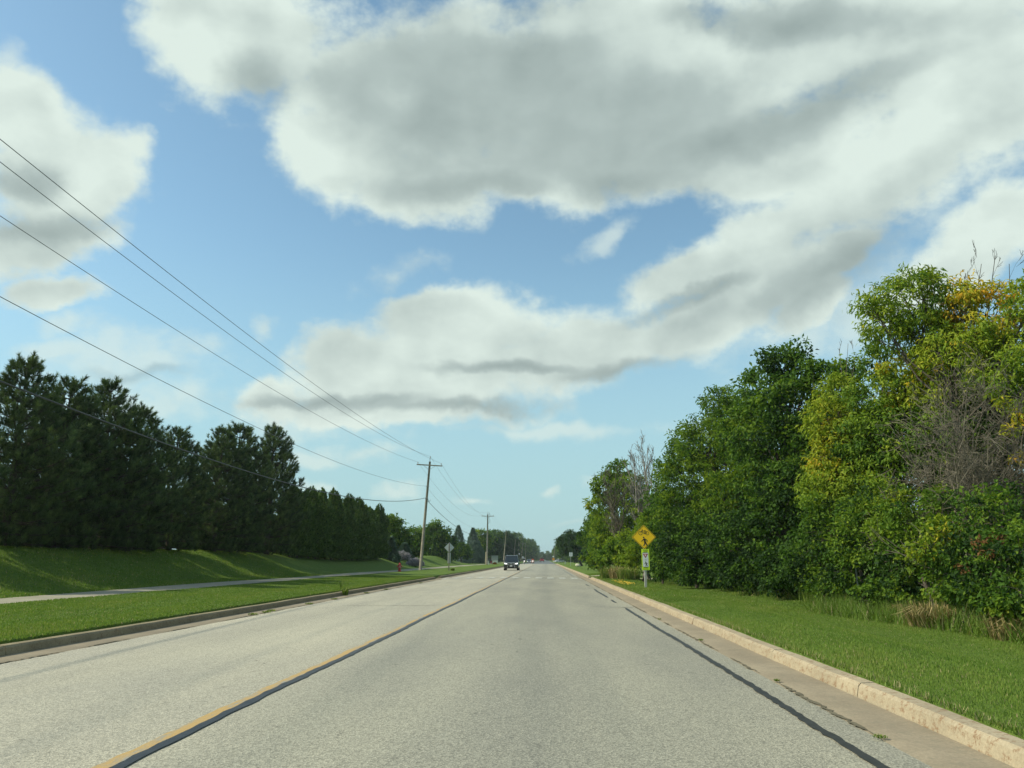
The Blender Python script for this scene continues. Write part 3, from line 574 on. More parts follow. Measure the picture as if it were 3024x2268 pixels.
pins = [ # full-pixel u of the top, v of the top, distance, label
 (-130,1150,28,0,'dark pine half outside the left edge of the photo'),
 (85,1072,33,1,'tallest dark pine in the left corner of the pine row'),
 (215,1130,36.5,2,'pine second from the left, narrow top just right of the tallest'),
 (330,1140,39.5,0,'broad dark pine in the middle of the big left clump'),
 (420,1212,42,1,'pine sloping down the right shoulder of the big left clump'),
 (530,1272,47,2,'pine with three upright candles in the dip of the row'),
 (660,1275,53,0,'pine left of the last pointed pine'),
 (710,1264,56,1,'rounded pine just behind the pine left of the last one'),
 (812,1266,63,2,'pointed pine at the right end of the pine row')]
for i, (u, v, Z, k, lab) in enumerate(pins):
    p = at(u, v, Z); b = gp(p.x, p.y); s_ = (p.z-b.z)/(8.2, 8.6, 8.0)[k]; q = P[k]
    sc = (s_*1.02, s_*1.02, s_) if k != 2 or i != 8 else (s_*.95, s_*.95, s_)
    if i in (0, 1, 2): q.location = b; q.scale = sc; q['label'] = lab; q.rotation_euler[2] = i*1.1
    else: copy_tree(q, b, i*1.7, sc, lab)
for i, (x, y) in enumerate(((-28,36),(-27.5,44),(-28,52),(-27,60),(-29,28))):
    copy_tree(P[i % 3], gp(x, y), i*2.3+1, .62, 'pine in the second row behind the big pines on the bank')
g4 = generic('background_tree', 'dark bushy tree filling the gap behind the pines on the bank', 6.0, 3.6, DLEAF, 12, (.34, .2), .7, 'dark trees behind the pines', .2, 1.0, 26)
for k in range(14):
    b = gp(-33-2*(k % 3), 24+k*5.6, -1.0); s_ = .8+.3*((k*7) % 5)/5
    if k == 0: g4.location = b
    else: copy_tree(g4, b, k*1.3, s_)
# hedge of tall columnar cedars
def cedar(label, h, r, seed, group):
    rn = np.random.default_rng(seed); th = empty('cedar_tree', (0, 0, 0), label, 'tree', group); n = 17000
    f = rn.random(n)**.85; R_ = r*(1-f**3.4)**.6*(.9+.18*np.sin(f*23+rn.random()*6)); a = rn.random(n)*6.283; lump = 1+.14*np.sin(a*4+f*9)+.08*np.sin(a*9-f*17)
    rad = R_*lump*(.62+.55*rn.random(n)**.8); pos = np.stack([np.cos(a)*rad, np.sin(a)*rad, .05+f*h*(.95+.08*np.sin(a*3+seed)+.05*np.sin(a*7))], -1)
    out = np.stack([np.cos(a), np.sin(a), np.zeros(n)], -1); d = unit(out*.5+np.array([0, 0, .9])+rn.normal(0, .4, (n, 3))); nrm = unit(out+rn.normal(0, .6, (n, 3)))
    leaves('crown', pos, d, nrm, .3*(.6+.6*rn.random(n)), .1, np.clip(.45+rn.normal(0, .2, n), 0, 1), CEDAR, (0, 0, 0), th, 0)
    MB().tube([(0, 0, -.3), (0, 0, h*.9)], [.1, .03], 6).build('trunk', BARK, th, (0, 0, 0)); return th
GC = 'columnar cedars forming the tall hedge'; lab = 'tall narrow cedar in the dark hedge on the left bank'
cd = [cedar(lab, 5.6, 1.25, 1, GC), cedar(lab, 5.9, 1.2, 2, GC)]
n = 20
for i in range(n):
    y = 67.5+i*1.85; x = -22.3+.15*math.sin(i*2.1); s_ = (.93+.16*rr.random()); b = gp(x, y)
    if i < 2: cd[i].location = b; cd[i].scale = (s_,)*3
    else: copy_tree(cd[i % 2], b, i*1.9, (s_, s_, s_*(1+.05*math.sin(i*3))), 'last cedar at the far end of the hedge, beside the sunlit mound' if i == n-1 else None)
cd[0]['label'] = 'first cedar of the hedge, next to the pointed last pine'
# left middle distance: trees, spruces
def lt(name, label, u0, Z, lob, **k):
    p = at(u0, 1652, Z); return tree(name, label, 'tree', gp(p.x, p.y), [(at(u, v, Z), r/F*Z, t) for u, v, r, t in lob], **k)
lt('linden_tree', 'round green tree showing above the cedar hedge', 1060, 110, [(1045,1512,22,.3),(1075,1515,18,.28),(1060,1545,36,.25)], leaf=(.4,.24), clump_r=.8, per=30)
lt('linden_tree', 'leafy tree behind the right end of the cedar hedge', 1160, 122, [(1130,1545,24,.28),(1160,1545,26,.3),(1178,1570,26,.26),(1150,1600,42,.18),(1185,1610,28,.16)], leaf=(.4,.24), clump_r=.8, per=32, dens=1.1)
lt('linden_tree', 'lower green tree left of the big leaning pole', 1222, 140, [(1222,1578,24,.26),(1205,1600,26,.2),(1235,1605,28,.2),(1220,1630,26,.15)], leaf=(.42,.26), clump_r=.85, per=32, dens=1.1)
lt('linden_tree', 'wide-crowned green tree right behind the leaning pole', 1285, 165, [(1285,1562,24,.25),(1262,1572,20,.25),(1305,1582,24,.24),(1285,1600,38,.18),(1320,1610,26,.16),(1270,1630,32,.12),(1310,1635,28,.12)], leaf=(.5,.3), clump_r=.95, per=32, dens=1.15)
lt('linden_tree', 'grey-green tree just left of the second pole', 1425, 260, [(1420,1580,20,.3),(1435,1595,20,.25),(1415,1610,22,.2),(1430,1630,22,.14)], leaf=(.6,.35), clump_r=1.1, per=28, dens=1.1)
lt('linden_tree', 'dark tree right of the second pole', 1460, 290, [(1455,1592,16,.12),(1468,1605,18,.1),(1450,1620,20,.1),(1468,1635,20,.1)], leaf=(.6,.36), clump_r=1.1, per=30, dens=1.2, mat=DLEAF)
lt('maple_tree', 'dense dark maple behind the approaching black car', 1497, 330, [(1497,1582,14,.3),(1484,1597,18,.25),(1510,1597,18,.25),(1495,1615,28,.2),(1480,1635,20,.15),(1512,1635,20,.15)], leaf=(.7,.4), clump_r=1.2, per=30, dens=1.2, mat=DLEAF)
lt('linden_tree', 'dark bushy tree half hidden behind the diamond sign', 1362, 195, [(1362,1625,20,.16),(1345,1635,16,.14),(1380,1632,16,.16),(1320,1640,14,.14)], leaf=(.45,.2), clump_r=.8, per=34, dens=1.2)
def spruce(label, u, vt, Z, w):
    p = at(u, vt, Z); b = gp(p.x, p.y); h = p.z-b.z; th = empty('spruce_tree', b, label, 'tree'); nn = 9000; rn = np.random.default_rng(int(u))
    f = rn.random(nn)**1.25; tier = .82+.18*np.abs(np.sin(f*h*3.2)); a = rn.random(nn)*6.283; rad = w*(1-f)**.9*tier*(.25+.85*rn.random(nn)**.5)*(1+.22*np.sin(a*5+np.floor(f*h/.98)*2.4)+.08*np.sin(a*11))
    pos = np.stack([np.cos(a)*rad, np.sin(a)*rad, .1+f*h-rad*.18], -1); out = np.stack([np.cos(a), np.sin(a), -.15+0*a], -1)
    leaves('crown', pos, unit(out+rn.normal(0, .35, (nn, 3))), unit(rn.normal(0, .4, (nn, 3))+np.array([0, 0, 1])), .5, .17, np.clip(.5+rn.normal(0, .25, nn), 0, 1), SPRUCE, (0, 0, 0), th, .1)
    MB().tube([(0, 0, -.2), (0, 0, h*.97)], [.2, .02], 6).build('trunk', BARK, th, (0, 0, 0)); return th
spruce('left one of two blue-green spruces beyond the diamond sign', 1354, 1553, 215, 3.7)
spruce('right one of two blue-green spruces, next to the second pole', 1397, 1560, 225, 3.6)
spruce('dark spruce between the two spruces and the second pole', 1412, 1600, 228, 3.2)
spruce('small young conifer on the mound beside the hedge end', 1153, 1590, 108, 1.1)
spruce('tiny bushy conifer at the foot of the hedge end', 1195, 1608, 120, 1.3)
def bush(name, label, cat, b, r, n, L, mat, group=None, up=.6, flat=.8):
    b = Vector(b); th = empty(name, b, label, cat, group); rn = np.random.default_rng(int(abs(b.x*31+b.y*7))); d = unit(rn.standard_normal((n, 3))); d[:, 2] = np.abs(d[:, 2])
    pos = d*(r*(.35+.65*rn.random(n)**.5)*(1+.15*np.sin(d[:, 0]*9)*np.cos(d[:, 1]*7)))[:, None]*np.array([1, 1, flat])*.85
    leaves('foliage', pos, unit(d+np.array([0, 0, up])+rn.normal(0, .3, (n, 3))), unit(rn.standard_normal((n, 3))), L, L*.22, rn.random(n), mat, (0, 0, 0), th, 0)
    s_ = MB()
    for k in range(7): e_ = d[k]*r*.6; s_.tube([(0, 0, -.05), tuple(e_)], [.03, .01], 4)
    s_.build('stem', BARK, th, (0, 0, 0)); return th
for i, (u, v, Z, r, l) in enumerate(((1185,1646,116,1.6,'larger pale lavender bush on the sunlit mound'),(1226,1652,113,1.4,'lavender bush right of the larger one, near the leaning pole'),(1165,1652,115,.8,'small grey-purple bush beside the larger lavender'))):
    p = at(u, v, Z); bush('lavender_bush', l, 'bush', gp(p.x, Z), r, 4500, .3, LAV, 'lavender bushes on the mound')
p = at(1461, 1664, 190); bush('russet_bush', 'small rust-brown bush on the verge just right of the second pole', 'bush', gp(p.x, 190), .55, 900, .2, RUST)
# ------------------------------------------------------------------ grass
def blades(name, x0, x1, y0, y1, dens_fn, n, h, w, label, cat, mat=None, tint=.5, lean=.35, test=None, dry=.03):
    y = y0+(y1-y0)*rng.random(n)**dens_fn; x = x0+(x1-x0)*rng.random(n)
    if test is not None: k = test(x, y); x, y = x[k], y[k]
    n = len(x); z = H(x, y)-.01; g_ = .6*np.sin(x*1.1+y*.4)*np.cos(y*.7-x*.3)+.5*np.sin(x*2.9+y*.23)+.3*np.sin(x*5.3-y*1.9)
    hh = h*(.5+.8*rng.random(n))*(1+.25*g_); a = rng.random(n)*6.283; ww = w*(.6+.8*rng.random(n))
    d = np.stack([np.cos(a)*lean*rng.random(n), np.sin(a)*lean*rng.random(n), np.ones(n)], -1); s_ = np.stack([np.cos(a+1.6), np.sin(a+1.6), 0*a], -1)*ww[:, None]/2
    b = np.stack([x, y, z], -1); v = np.stack([b-s_, b+s_, b+d*hh[:, None]], 1).reshape(-1, 3); f = np.arange(3*n).reshape(n, 3)
    t = np.clip(tint+.16*g_+rng.normal(0, .12, n), 0, .9); t = np.where(rng.random(n) < dry, 1, t)
    return tag(link(name, arr_mesh(name, v, f, mat or GRASSB, {'tint': t})), label, cat, kind='stuff')
blades('grass', 3.36, 9.5, 5, 26, 1.5, 280000, .036, .012, 'mown grass on the right verge', 'grass')
blades('grass', 3.36, 10.5, 24, 70, 1.4, 110000, .045, .03, 'mown grass on the farther right verge', 'grass', test=lambda x, y: ~((y > 59+(x-3)*.35) & (y < 61.8+(x-3)*.35)))
blades('grass', -14.75, -8.15, 11, 60, 1.5, 170000, .042, .026, 'mown grass between the left kerb and the path', 'grass')
blades('grass', -24, -17.2, 18, 60, 1.4, 90000, .07, .04, 'mown grass on the left bank', 'grass')
blades('grass', 3.33, 3.55, 5, 60, 1.6, 16000, .07, .012, 'rough grass overhanging the right kerb', 'grass', tint=.6, lean=.8, dry=.25)
blades('tall_grass', 7.6, 10.5, 11, 34, 1.3, 15000, .5, .02, 'uncut green grass and weeds at the foot of the wood', 'grass', tint=.42, lean=1.3, dry=.08, test=lambda x, y: x > 7.9+.5*np.sin(y*.5)+(y > 24)*.6)
blades('tall_grass', 8.0, 11, 33, 60, 1.2, 9000, .8, .035, 'uncut grass at the edge of the farther wood', 'grass', tint=.42, lean=.6, test=lambda x, y: x > 8.6+.4*np.sin(y*.4))
blades('tall_grass', 9.6, 11.5, 11, 17, 1, 3500, 1.0, .022, 'tall reedy weeds at the right edge', 'grass', tint=.45, lean=.9)
def clump(name, label, b, r, n, h, w, mat, lean=1.0, cat='grass clump', group=None):
    b = Vector(b); rn = np.random.default_rng(int(abs(b.x*37+b.y*11))); a = rn.random(n)*6.283; q = r*rn.random(n)**.5*.6; x = np.cos(a)*q; y = np.sin(a)*q; hh = h*(.5+.7*rn.random(n)); ww = w*(.6+.8*rn.random(n))
    a2 = a+rn.normal(0, .7, n); l = lean*rn.random(n); o1 = np.stack([x, y, 0*x], -1); s_ = np.stack([-np.sin(a2), np.cos(a2), 0*a], -1)*ww[:, None]/2
    m = o1+np.stack([np.cos(a2)*l*.35, np.sin(a2)*l*.35, np.full(n, .62)], -1)*hh[:, None]; t = o1+np.stack([np.cos(a2)*l, np.sin(a2)*l, .9-.45*l], -1)*hh[:, None]
    v = np.concatenate([np.stack([o1-s_, o1+s_, m+s_, m-s_], 1), np.stack([m-s_, m+s_, t+s_*.2, t-s_*.2], 1)]).reshape(-1, 3)
    o = link(name, arr_mesh(name, v, np.arange(len(v)).reshape(-1, 4), mat, {'tint': np.tile(rn.random(n), 2)}), None, b); return tag(o, label, cat, group)
for (u, v, r, n, h, l) in ((2010,1345,.75,480,.62,'large straw-coloured clump of dry grass at the edge of the right verge'),(1965,1330,.45,200,.55,'smaller dry grass clump left of the large straw one'),(2190,1370,.6,350,.6,'dry brownish grass at the right edge of the photo')):
    d = ray(u*1.367, v*1.367); Y = (CAMZ-.03)/-d.z*d.y; p = at(u*1.367, v*1.367, Y); clump('dry_grass_clump', l, gp(p.x, Y), r, n, h, .018, STRAW, 1.1)
for i, (u, Z) in enumerate(((1800,53),(1830,51),(1855,49),(1812,55))):
    clump('dry_grass_clump', 'tall straw-tinted grass stand left of the crossing sign post', gp(xat(u, Z), Z), 1.1, 420, .85, .03, STRAW if i % 2 else GRASSB, .9, group='straw grass beside the crossing sign')
rw = random.Random(8)
for i, y in enumerate((6.7, 9.6, 14.2, 19)):
    clump('weed_tuft', 'small weed tuft in the joint between the road and the right gutter', (2.66+rw.uniform(-.03, .03), y, .02), rw.uniform(.04, .09), 70, rw.uniform(.025, .045), .007, GRASSB, 1.5, 'weed', 'weeds in the right gutter joint')
for i, y in enumerate((20.2, 21, 21.6, 25, 28, 33, 37, 47)):
    clump('weed_tuft', 'small weed tuft in the joint between the road and the left gutter', (-7.5+rw.uniform(-.03, .06), y, .02), .2, 80, .06, .012, GRASSB, 1.4, 'weed', 'weeds in the left gutter joint')
clump('weed', 'spindly tall weed standing on the left verge beside the kerb', gp(-9.0, 34.5), .14, 16, .55, .018, GRASSB, .9, 'weed')
clump('weed', 'low green weed sprouting from the left gutter', (-7.9, 31, .02), .15, 60, .35, .03, GRASSB, .8, 'weed')
clump('weed', 'leafy weed around the foot of the diamond sign post', gp(-10.4, 87.6), .35, 120, .35, .05, GRASSB, .9, 'weed')
# yellow wild flowers by the right kerb
YF = simple('yellow_petal', (.62,.42,.04), .6)
mb = MB(); rf = random.Random(6)
for k in range(70):
    x = 3.62+rf.random()*.55; y = 37+rf.random()*7; z = hz_(x, y)+.08+rf.random()*.05; s_ = .035; mb.add([(x-s_, y, z), (x, y-s_, z+.01), (x+s_, y, z), (x, y+s_, z+.03)], [(0, 1, 2, 3)])
tag(mb.build('wild_flowers', YF), 'patch of small yellow flowers in the grass beside the right kerb', 'flowers', kind='stuff')
# ------------------------------------------------------------------ utility poles and wires
WOOD = simple('weathered_pole_wood', (.235,.215,.165), .9, var=.3, scale=3, spec=.15); WOOD2 = simple('new_post_wood', (.36,.31,.19), .9, var=.2)
METAL = simple('galvanised_metal', (.36,.38,.37), .45, .7, .15); CER = simple('porcelain', (.42,.42,.40), .3); CABLE = simple('black_cable', (.05,.052,.054), .5); CABLE_G = simple('grey_cable', (.12,.125,.13), .5)
def pole(label, u0, v0, u1, v1, Z, arm=2.9, r=.155, extra=None, armz=None, group='utility poles along the left verge'):
    b = at(u0, v0, Z); b = gp(b.x, Z, -.05); t = at(u1, v1, Z); th = empty('utility_pole', b, label, 'utility pole', group); t0 = t-Vector((0, 0, .0)); ax = (t-b).normalized()
    if arm: t0 = t-ax*.55
    MB().tube([b-ax*.3, b+(t0-b)*.5, t0], [r*1.12, r*.95, r*.72], 12).build('shaft', WOOD, th, b, smooth=True)
    pts = []
    if arm:
        c = t0-ax*.42; sx_ = Vector((1, 0, -ax.x)).normalized(); f_ = Vector((0, -r*.85, 0)); M_ = Matrix.Translation(c+f_) @ Matrix.Rotation(math.atan2(ax.x, ax.z), 4, 'Y')
        MB().box((0, 0, 0), (arm, .09, .12), M_).build('crossarm', WOOD, th, b)
        for s_ in (-1, 1): MB().tube([c+f_*1.1+sx_*s_*arm*.24-ax*.02, c+f_*.9-ax*.55], [.02, .02], 5).build('brace', METAL, th, b)
        prof = [(.03, 0), (.03, .10), (.06, .12), (.065, .16), (.045, .18), (.05, .21), (.02, .24)]
        for s_ in (-1, 1):
            q = c+f_+sx_*s_*(arm/2-.12)+ax*.06; MB().lathe(prof, 10, Matrix.Translation(q)).build('insulator', CER, th, b); pts.append(q+Vector((0, 0, .22)))
        MB().box((0, 0, 0), (.06, .05, .6), Matrix.Translation(t0+Vector((.0, -.02, .15)))).build('pin_bracket', METAL, th, b)
        q = t-Vector((0, 0, .18)); MB().lathe(prof, 10, Matrix.Translation(q)).build('insulator', CER, th, b); pts.append(q+Vector((0, 0, .22)))
    return th, b, t, ax, pts
th1, b1, t1, ax1, pp1 = pole('big leaning utility pole nearest the camera on the left verge', 1241, 1685, 1271, 1349, 86)
def on(b, t, z): f = (z-b.z)/(t.z-b.z); return b+(t-b)*f
zn1 = at(1258, 1436, 86).z; zc1 = at(1252, 1471, 86).z
for z_, nm in ((zn1, 'bracket'), (zc1, 'bracket')):
    q = on(b1, t1, z_); MB().box((0, 0, 0), (.42, .06, .06), Matrix.Translation(q+Vector((0, -.14, 0)))).build(nm, METAL, th1, b1)
MB().tube([on(b1, t1, zc1-.1)+Vector((.15, -.1, 0)), on(b1, t1, zc1-.45)+Vector((.32, -.1, 0)), on(b1, t1, zc1-.2)+Vector((.45, -.1, 0))], .03, 6).build('cable_loop', CABLE, th1, b1)
th2, b2, t2, ax2, pp2 = pole('second utility pole, upright with cable loops below its crossarm', 1438, 1668, 1441, 1512, 182)
MB().tube([on(b2, t2, 11.5)+Vector((.3, -.15, .6)), on(b2, t2, 11)+Vector((.55, -.15, .3)), on(b2, t2, 10.6)+Vector((.25, -.15, .3)), on(b2, t2, 10.2)+Vector((.55, -.15, .1)), on(b2, t2, 9.6)+Vector((.2, -.15, 0))], .035, 6).build('cable_loop', CABLE, th2, b2)
MB().tube([on(b2, t2, .3)+Vector((-.18, -.1, 0)), on(b2, t2, 12)+Vector((-.15, -.1, 0))], .03, 5).build('conduit', METAL, th2, b2)
p = gp(xat(1434, 180), 180); th = empty('wooden_stub_post', p, 'short pale wooden post leaning against the second utility pole', 'post'); MB().tube([p+Vector((0, 0, -.1)), p+Vector((.08, 0, 2.8))], [.12, .11], 8).build('shaft', WOOD2, th, p); MB().lathe([(.12, 0), (.11, .05), (.04, .09)], 8, Matrix.Translation(p+Vector((.08, 0, 2.78)))).build('cap', WOOD2, th, p)
far = [('third utility pole, leaning right behind the black car', 1487,1663,1495,1568,245,0),('slim pole fourth in the line, above the black car roof', 1517,1662,1522,1592,325,0),
 ('far utility pole with crossarm just right of the black car', 1530,1660,1533,1587,370,2.9),('far leaning pole with crossarm above the first motorcycle', 1538,1658,1545,1600,432,2.9),
 ('distant pole with crossarm behind the silver car', 1562,1658,1564,1615,596,2.9),('tiny distant pole between the two motorcycles', 1552,1656,1552,1608,520,2.9),('tiny pole right of the second motorcycle', 1573,1656,1573,1624,740,2.9),('smallest pole in the line, near the far trees', 1578,1656,1578,1632,900,2.9)]
fp = []
for l, u0, v0, u1, v1, Z, a_ in far: fp.append(pole(l, u0, v0, u1, v1, Z, a_))
b0 = gp(-14.1, -10); th0, b0, t0, ax0, pp0 = (None, b0, b0+Vector((0, 0, 12.9)), Vector((0, 0, 1)), [Vector((-15.4, -10, 12.1)), Vector((-12.8, -10, 12.1)), Vector((-14.1, -10, 12.9))])
def wire(name, label, pts, sags, r, mat, cat='power line', first=None):
    mb = MB(); allp = []
    for k in range(len(pts)-1):
        a_, b_ = Vector(pts[k]), Vector(pts[k+1]); n = 48 if k == 0 else 24
        for i in range(n+(k == len(pts)-2)):
            t = i/n; q = a_.lerp(b_, t); q.z -= 4*sags[k]*t*(1-t); allp.append(q)
    mb.tube(allp, r, 6); o = mb.build(name, mat, smooth=True); o.location = (0, 0, 0); return tag(o, label, cat, 'overhead wires along the left verge')
def sag_for(a_, b_, uz):        # uz: (u,v) the wire passes at the left edge of the photograph
    a_, b_ = Vector(a_), Vector(b_); best = None
    for k in range(1, 400):
        t = k/400; q = a_.lerp(b_, t); e_ = abs(at(uz[0], uz[1], q.y).x-q.x) if q.y > 3 else 99
        if best is None or e_ < best[0]: best = (e_, t, q)
    t, q = best[1], best[2]; z = at(uz[0], uz[1], q.y).z; return (q.z-z)/(4*t*(1-t))
t3 = fp[0][2]; f2 = fp[2]
arms = [(0, 'left-hand top power line on the crossarm insulators', (2, 642)), (1, 'right-hand top power line on the crossarm insulators', (2, 421)), (2, 'topmost power line carried on the pole pins', (2, 488))]
for k, l, uz in arms:
    s0 = sag_for(pp0[k], pp1[k], uz); ends = [pp0[k], pp1[k], pp2[k], t3+Vector(((-.6, .6, 0)[k], 0, -.1)), f2[4][k]]
    wire('power_line', l, ends, [s0, 2.2, .5, 1.2], .010, CABLE_G)
n1_ = on(b1, t1, zn1)+Vector((-.17, -.15, 0)); n2_ = on(b2, t2, 9.2); a0 = Vector((-14.1, -10, 9.7)); wire('power_line', 'single lower power line fixed to the side of the poles', [a0, n1_, n2_, on(fp[0][1], t3, 7.5)], [sag_for(a0, n1_, (2, 875)), 2.2, 1.2], .010, CABLE_G)
c1_ = on(b1, t1, zc1)+Vector((-.17, -.15, 0)); c2_ = on(b2, t2, 7.4); a0 = Vector((-14.1, -10, 8.2)); wire('telephone_cable', 'thick black cable sagging lowest between the poles', [a0, c1_, c2_, on(fp[0][1], t3, 6.2), on(f2[1], f2[2], 7)], [sag_for(a0, c1_, (2, 1125)), 1.9, 1.3, 1.3], .026, CABLE, 'cable')
# ------------------------------------------------------------------ signs
SY = simple('sign_yellow', (1.0,.60,.01), .45, var=.05, spec=.4); SFY = simple('fluorescent_yellow_green', (.72,.98,.03), .5, var=.03); SBK = simple('sign_black', (.012,.010,.010), .5); SWH = simple('sign_white', (.74,.77,.76), .5, var=.04); SRD = simple('sign_red', (.30,.015,.03), .5); SPK = simple('sign_pale_pink', (.75,.55,.58), .5)
POST = simple('weathered_grey_post', (.40,.40,.36), .85, var=.2); ALU = simple('bare_aluminium_sign_back', (.52,.56,.54), .42, .35, .08)
def text(s, size, x, y, z, mat, parent, base, name='lettering', wscale=1.0, flip=False):
    c = bpy.data.curves.new(name, 'FONT'); c.body = s; c.size = size; c.align_x = 'CENTER'; c.align_y = 'CENTER'; c.extrude = .001; c.offset = size*.012
    o = bpy.data.objects.new('t', c); COL.objects.link(o); bpy.context.view_layer.update(); me = bpy.data.meshes.new_from_object(o); bpy.data.objects.remove(o)
    me.transform(Matrix.Translation(Vector((x, y, z))-Vector(base)) @ Matrix.Rotation(R(90), 4, 'X') @ Matrix.Diagonal((wscale, 1, 1, 1))); me.materials.clear(); me.materials.append(mat); me.name = name
    return link(name, me, parent)
def rrect(w, h, r, cx=0, cz=0, n=5):
    P_ = []
    for (sx_, sz_, a0) in ((1, 1, 0), (-1, 1, 90), (-1, -1, 180), (1, -1, 270)):
        for k in range(n+1):
            a_ = R(a0+90*k/n); P_.append((cx+sx_*(w/2-r)+r*math.cos(a_), cz+sz_*(h/2-r)+r*math.sin(a_)))
    return P_
def rot45(P_, c): return [(c[0]+(p[0]*.7071-p[1]*.7071), c[1]+(p[0]*.7071+p[1]*.7071)) for p in P_]
def frame(mb, outer, inner, y0, y1, M=None):
    n = len(outer); vs = [(p[0], y0, p[1]) for p in outer]+[(p[0], y0, p[1]) for p in inner]+[(p[0], y1, p[1]) for p in outer]+[(p[0], y1, p[1]) for p in inner]
    fs = []
    for i in range(n):
        j = (i+1) % n; fs += [(i, j, n+j, n+i), (2*n+i, 3*n+i, 3*n+j, 2*n+j), (i, 2*n+i, 2*n+j, j), (n+i, n+j, 3*n+j, 3*n+i)]
    mb.add(vs, fs, M)
def walker(mb, cx, cz, s_, y0, y1):
    def T(P_): return [(cx+p[0]*s_, cz+p[1]*s_) for p in P_]
    mb.prism(T([(.09*math.cos(a_*.5236)-.08, .09*math.sin(a_*.5236)+.86) for a_ in range(12)]), y0, y1)
    for P_ in ([(-.14,.72),(.06,.76),(.16,.68),(.14,.36),(-.04,.34),(-.06,.55)], [(-.04,.36),(.14,.38),(.10,.2),(.0,.02),(-.02,-.04),(-.20,-.04),(-.12,.02),(-.02,.2)],
               [(.02,.34),(.16,.36),(.26,.16),(.38,-.04),(.24,-.04),(.14,.12)], [(-.12,.72),(-.04,.66),(-.14,.52),(-.36,.40),(-.40,.45),(-.2,.57)], [(.08,.75),(.18,.70),(.34,.56),(.32,.38),(.25,.38),(.26,.53)]):
        mb.prism(T(P_), y0, y1)
def bicycle(mb, cx, cz, s_, y0, y1):
    def seg(a_, b_, w=.05):
        a_, b_ = Vector(a_), Vector(b_); d = (b_-a_).normalized(); q = Vector((-d.y, d.x))*w/2; P_ = [a_+q, b_+q, b_-q, a_-q]; mb.prism([(cx+p.x*s_, cz+p.y*s_) for p in P_], y0, y1)
    for x in (-.62, .62):
        o_ = [(cx+(x+.37*math.cos(k*.2618))*s_, cz+(.37*math.sin(k*.2618))*s_) for k in range(24)]; i_ = [(cx+(x+.295*math.cos(k*.2618))*s_, cz+(.295*math.sin(k*.2618))*s_) for k in range(24)]; frame(mb, o_, i_, y0, y1)
    for a_, b_ in (((-.62,0),(-.32,.5)), ((-.37,.42),(.22,.42)), ((-.36,.38),(.04,-.06)), ((.04,-.06),(.26,.52)), ((.04,-.06),(.62,0)), ((.62,0),(.22,.42)), ((-.32,.5),(-.36,.62)), ((-.36,.62),(-.22,.64)), ((.16,.53),(.38,.53)), ((-.32,.5),(-.18,.62)), ((.04,-.06),(.1,-.18))): seg(a_, b_, .075)
p = gp(xat(1904, 35), 35); th = empty('crossing_sign', p, 'yellow diamond bicycle and pedestrian crossing sign with a green-yellow state law panel below', 'road sign')
cx, cy = p.x, p.y; zc = at(1902, 1586, 35).z; hd = .762
MB().box((cx+.01, cy+.055, (zc+.3+p.z)/2-.1), (.10, .10, zc+.3-p.z+.2)).build('post', POST, th, p, bevel=.006)
s_ = MB().prism(rot45(rrect(hd, hd, .04), (cx, zc)), cy-.004, cy).build('diamond_panel', SY, th, p); mb = MB(); frame(mb, rot45(rrect(hd-.03, hd-.03, .035), (cx, zc)), rot45(rrect(hd-.065, hd-.065, .03), (cx, zc)), cy-.007, cy-.0045); mb.build('black_border', SBK, s_, p)
mb = MB(); bicycle(mb, cx+.0, zc+.17, .235, cy-.008, cy-.0045); mb.build('bicycle_symbol', SBK, s_, p); mb = MB(); walker(mb, cx+.015, zc-.36, .395, cy-.008, cy-.0045); mb.build('pedestrian_symbol', SBK, s_, p)
z1 = at(1904, 1621, 35).z; z0 = at(1904, 1683.5, 35).z; zm = (z0+z1)/2; ph = z1-z0; pw = .335; k = ph/.97; px_ = cx+.035
s_ = MB().prism(rrect(pw, ph, .03, px_, zm), cy-.004, cy).build('law_panel', SFY, th, p)
MB().prism(rrect(pw*.74, ph*.66, .012, px_, zm-ph*.015), cy-.0065, cy-.0045).build('white_field', SWH, s_, p); mb = MB(); frame(mb, rrect(pw*.80, ph*.69, .014, px_, zm-ph*.015), rrect(pw*.75, ph*.665, .012, px_, zm-ph*.015), cy-.0062, cy-.0045); mb.build('field_border', SBK, s_, p)
zt = zm+ph*.19; mb = MB(); a_ = .115; mb.prism([(px_-a_, zt+.075), (px_, zt-.115), (px_+a_, zt+.075)], cy-.009, cy-.007); mb.build('yield_triangle', SRD, s_, p); MB().prism([(px_-.055, zt+.045), (px_, zt-.052), (px_+.055, zt+.045)], cy-.011, cy-.0095).build('triangle_centre', SPK, s_, p)
mb = MB(); walker(mb, px_+.01, zm-ph*.305, .20, cy-.009, cy-.007); mb.build('pedestrian_symbol', SBK, s_, p)
text('STATE', .085, px_, cy-.0065, z1-.06, SBK, s_, p, wscale=.92); text('LAW', .085, px_, cy-.0065, z1-.13, SBK, s_, p); text('TO', .05, px_, cy-.009, zm-.02, SBK, s_, p)
text('WITHIN', .052, px_, cy-.0065, z0+.105, SBK, s_, p); text('CROSSWALK', .048, px_, cy-.0065, z0+.045, SBK, s_, p, wscale=.9)
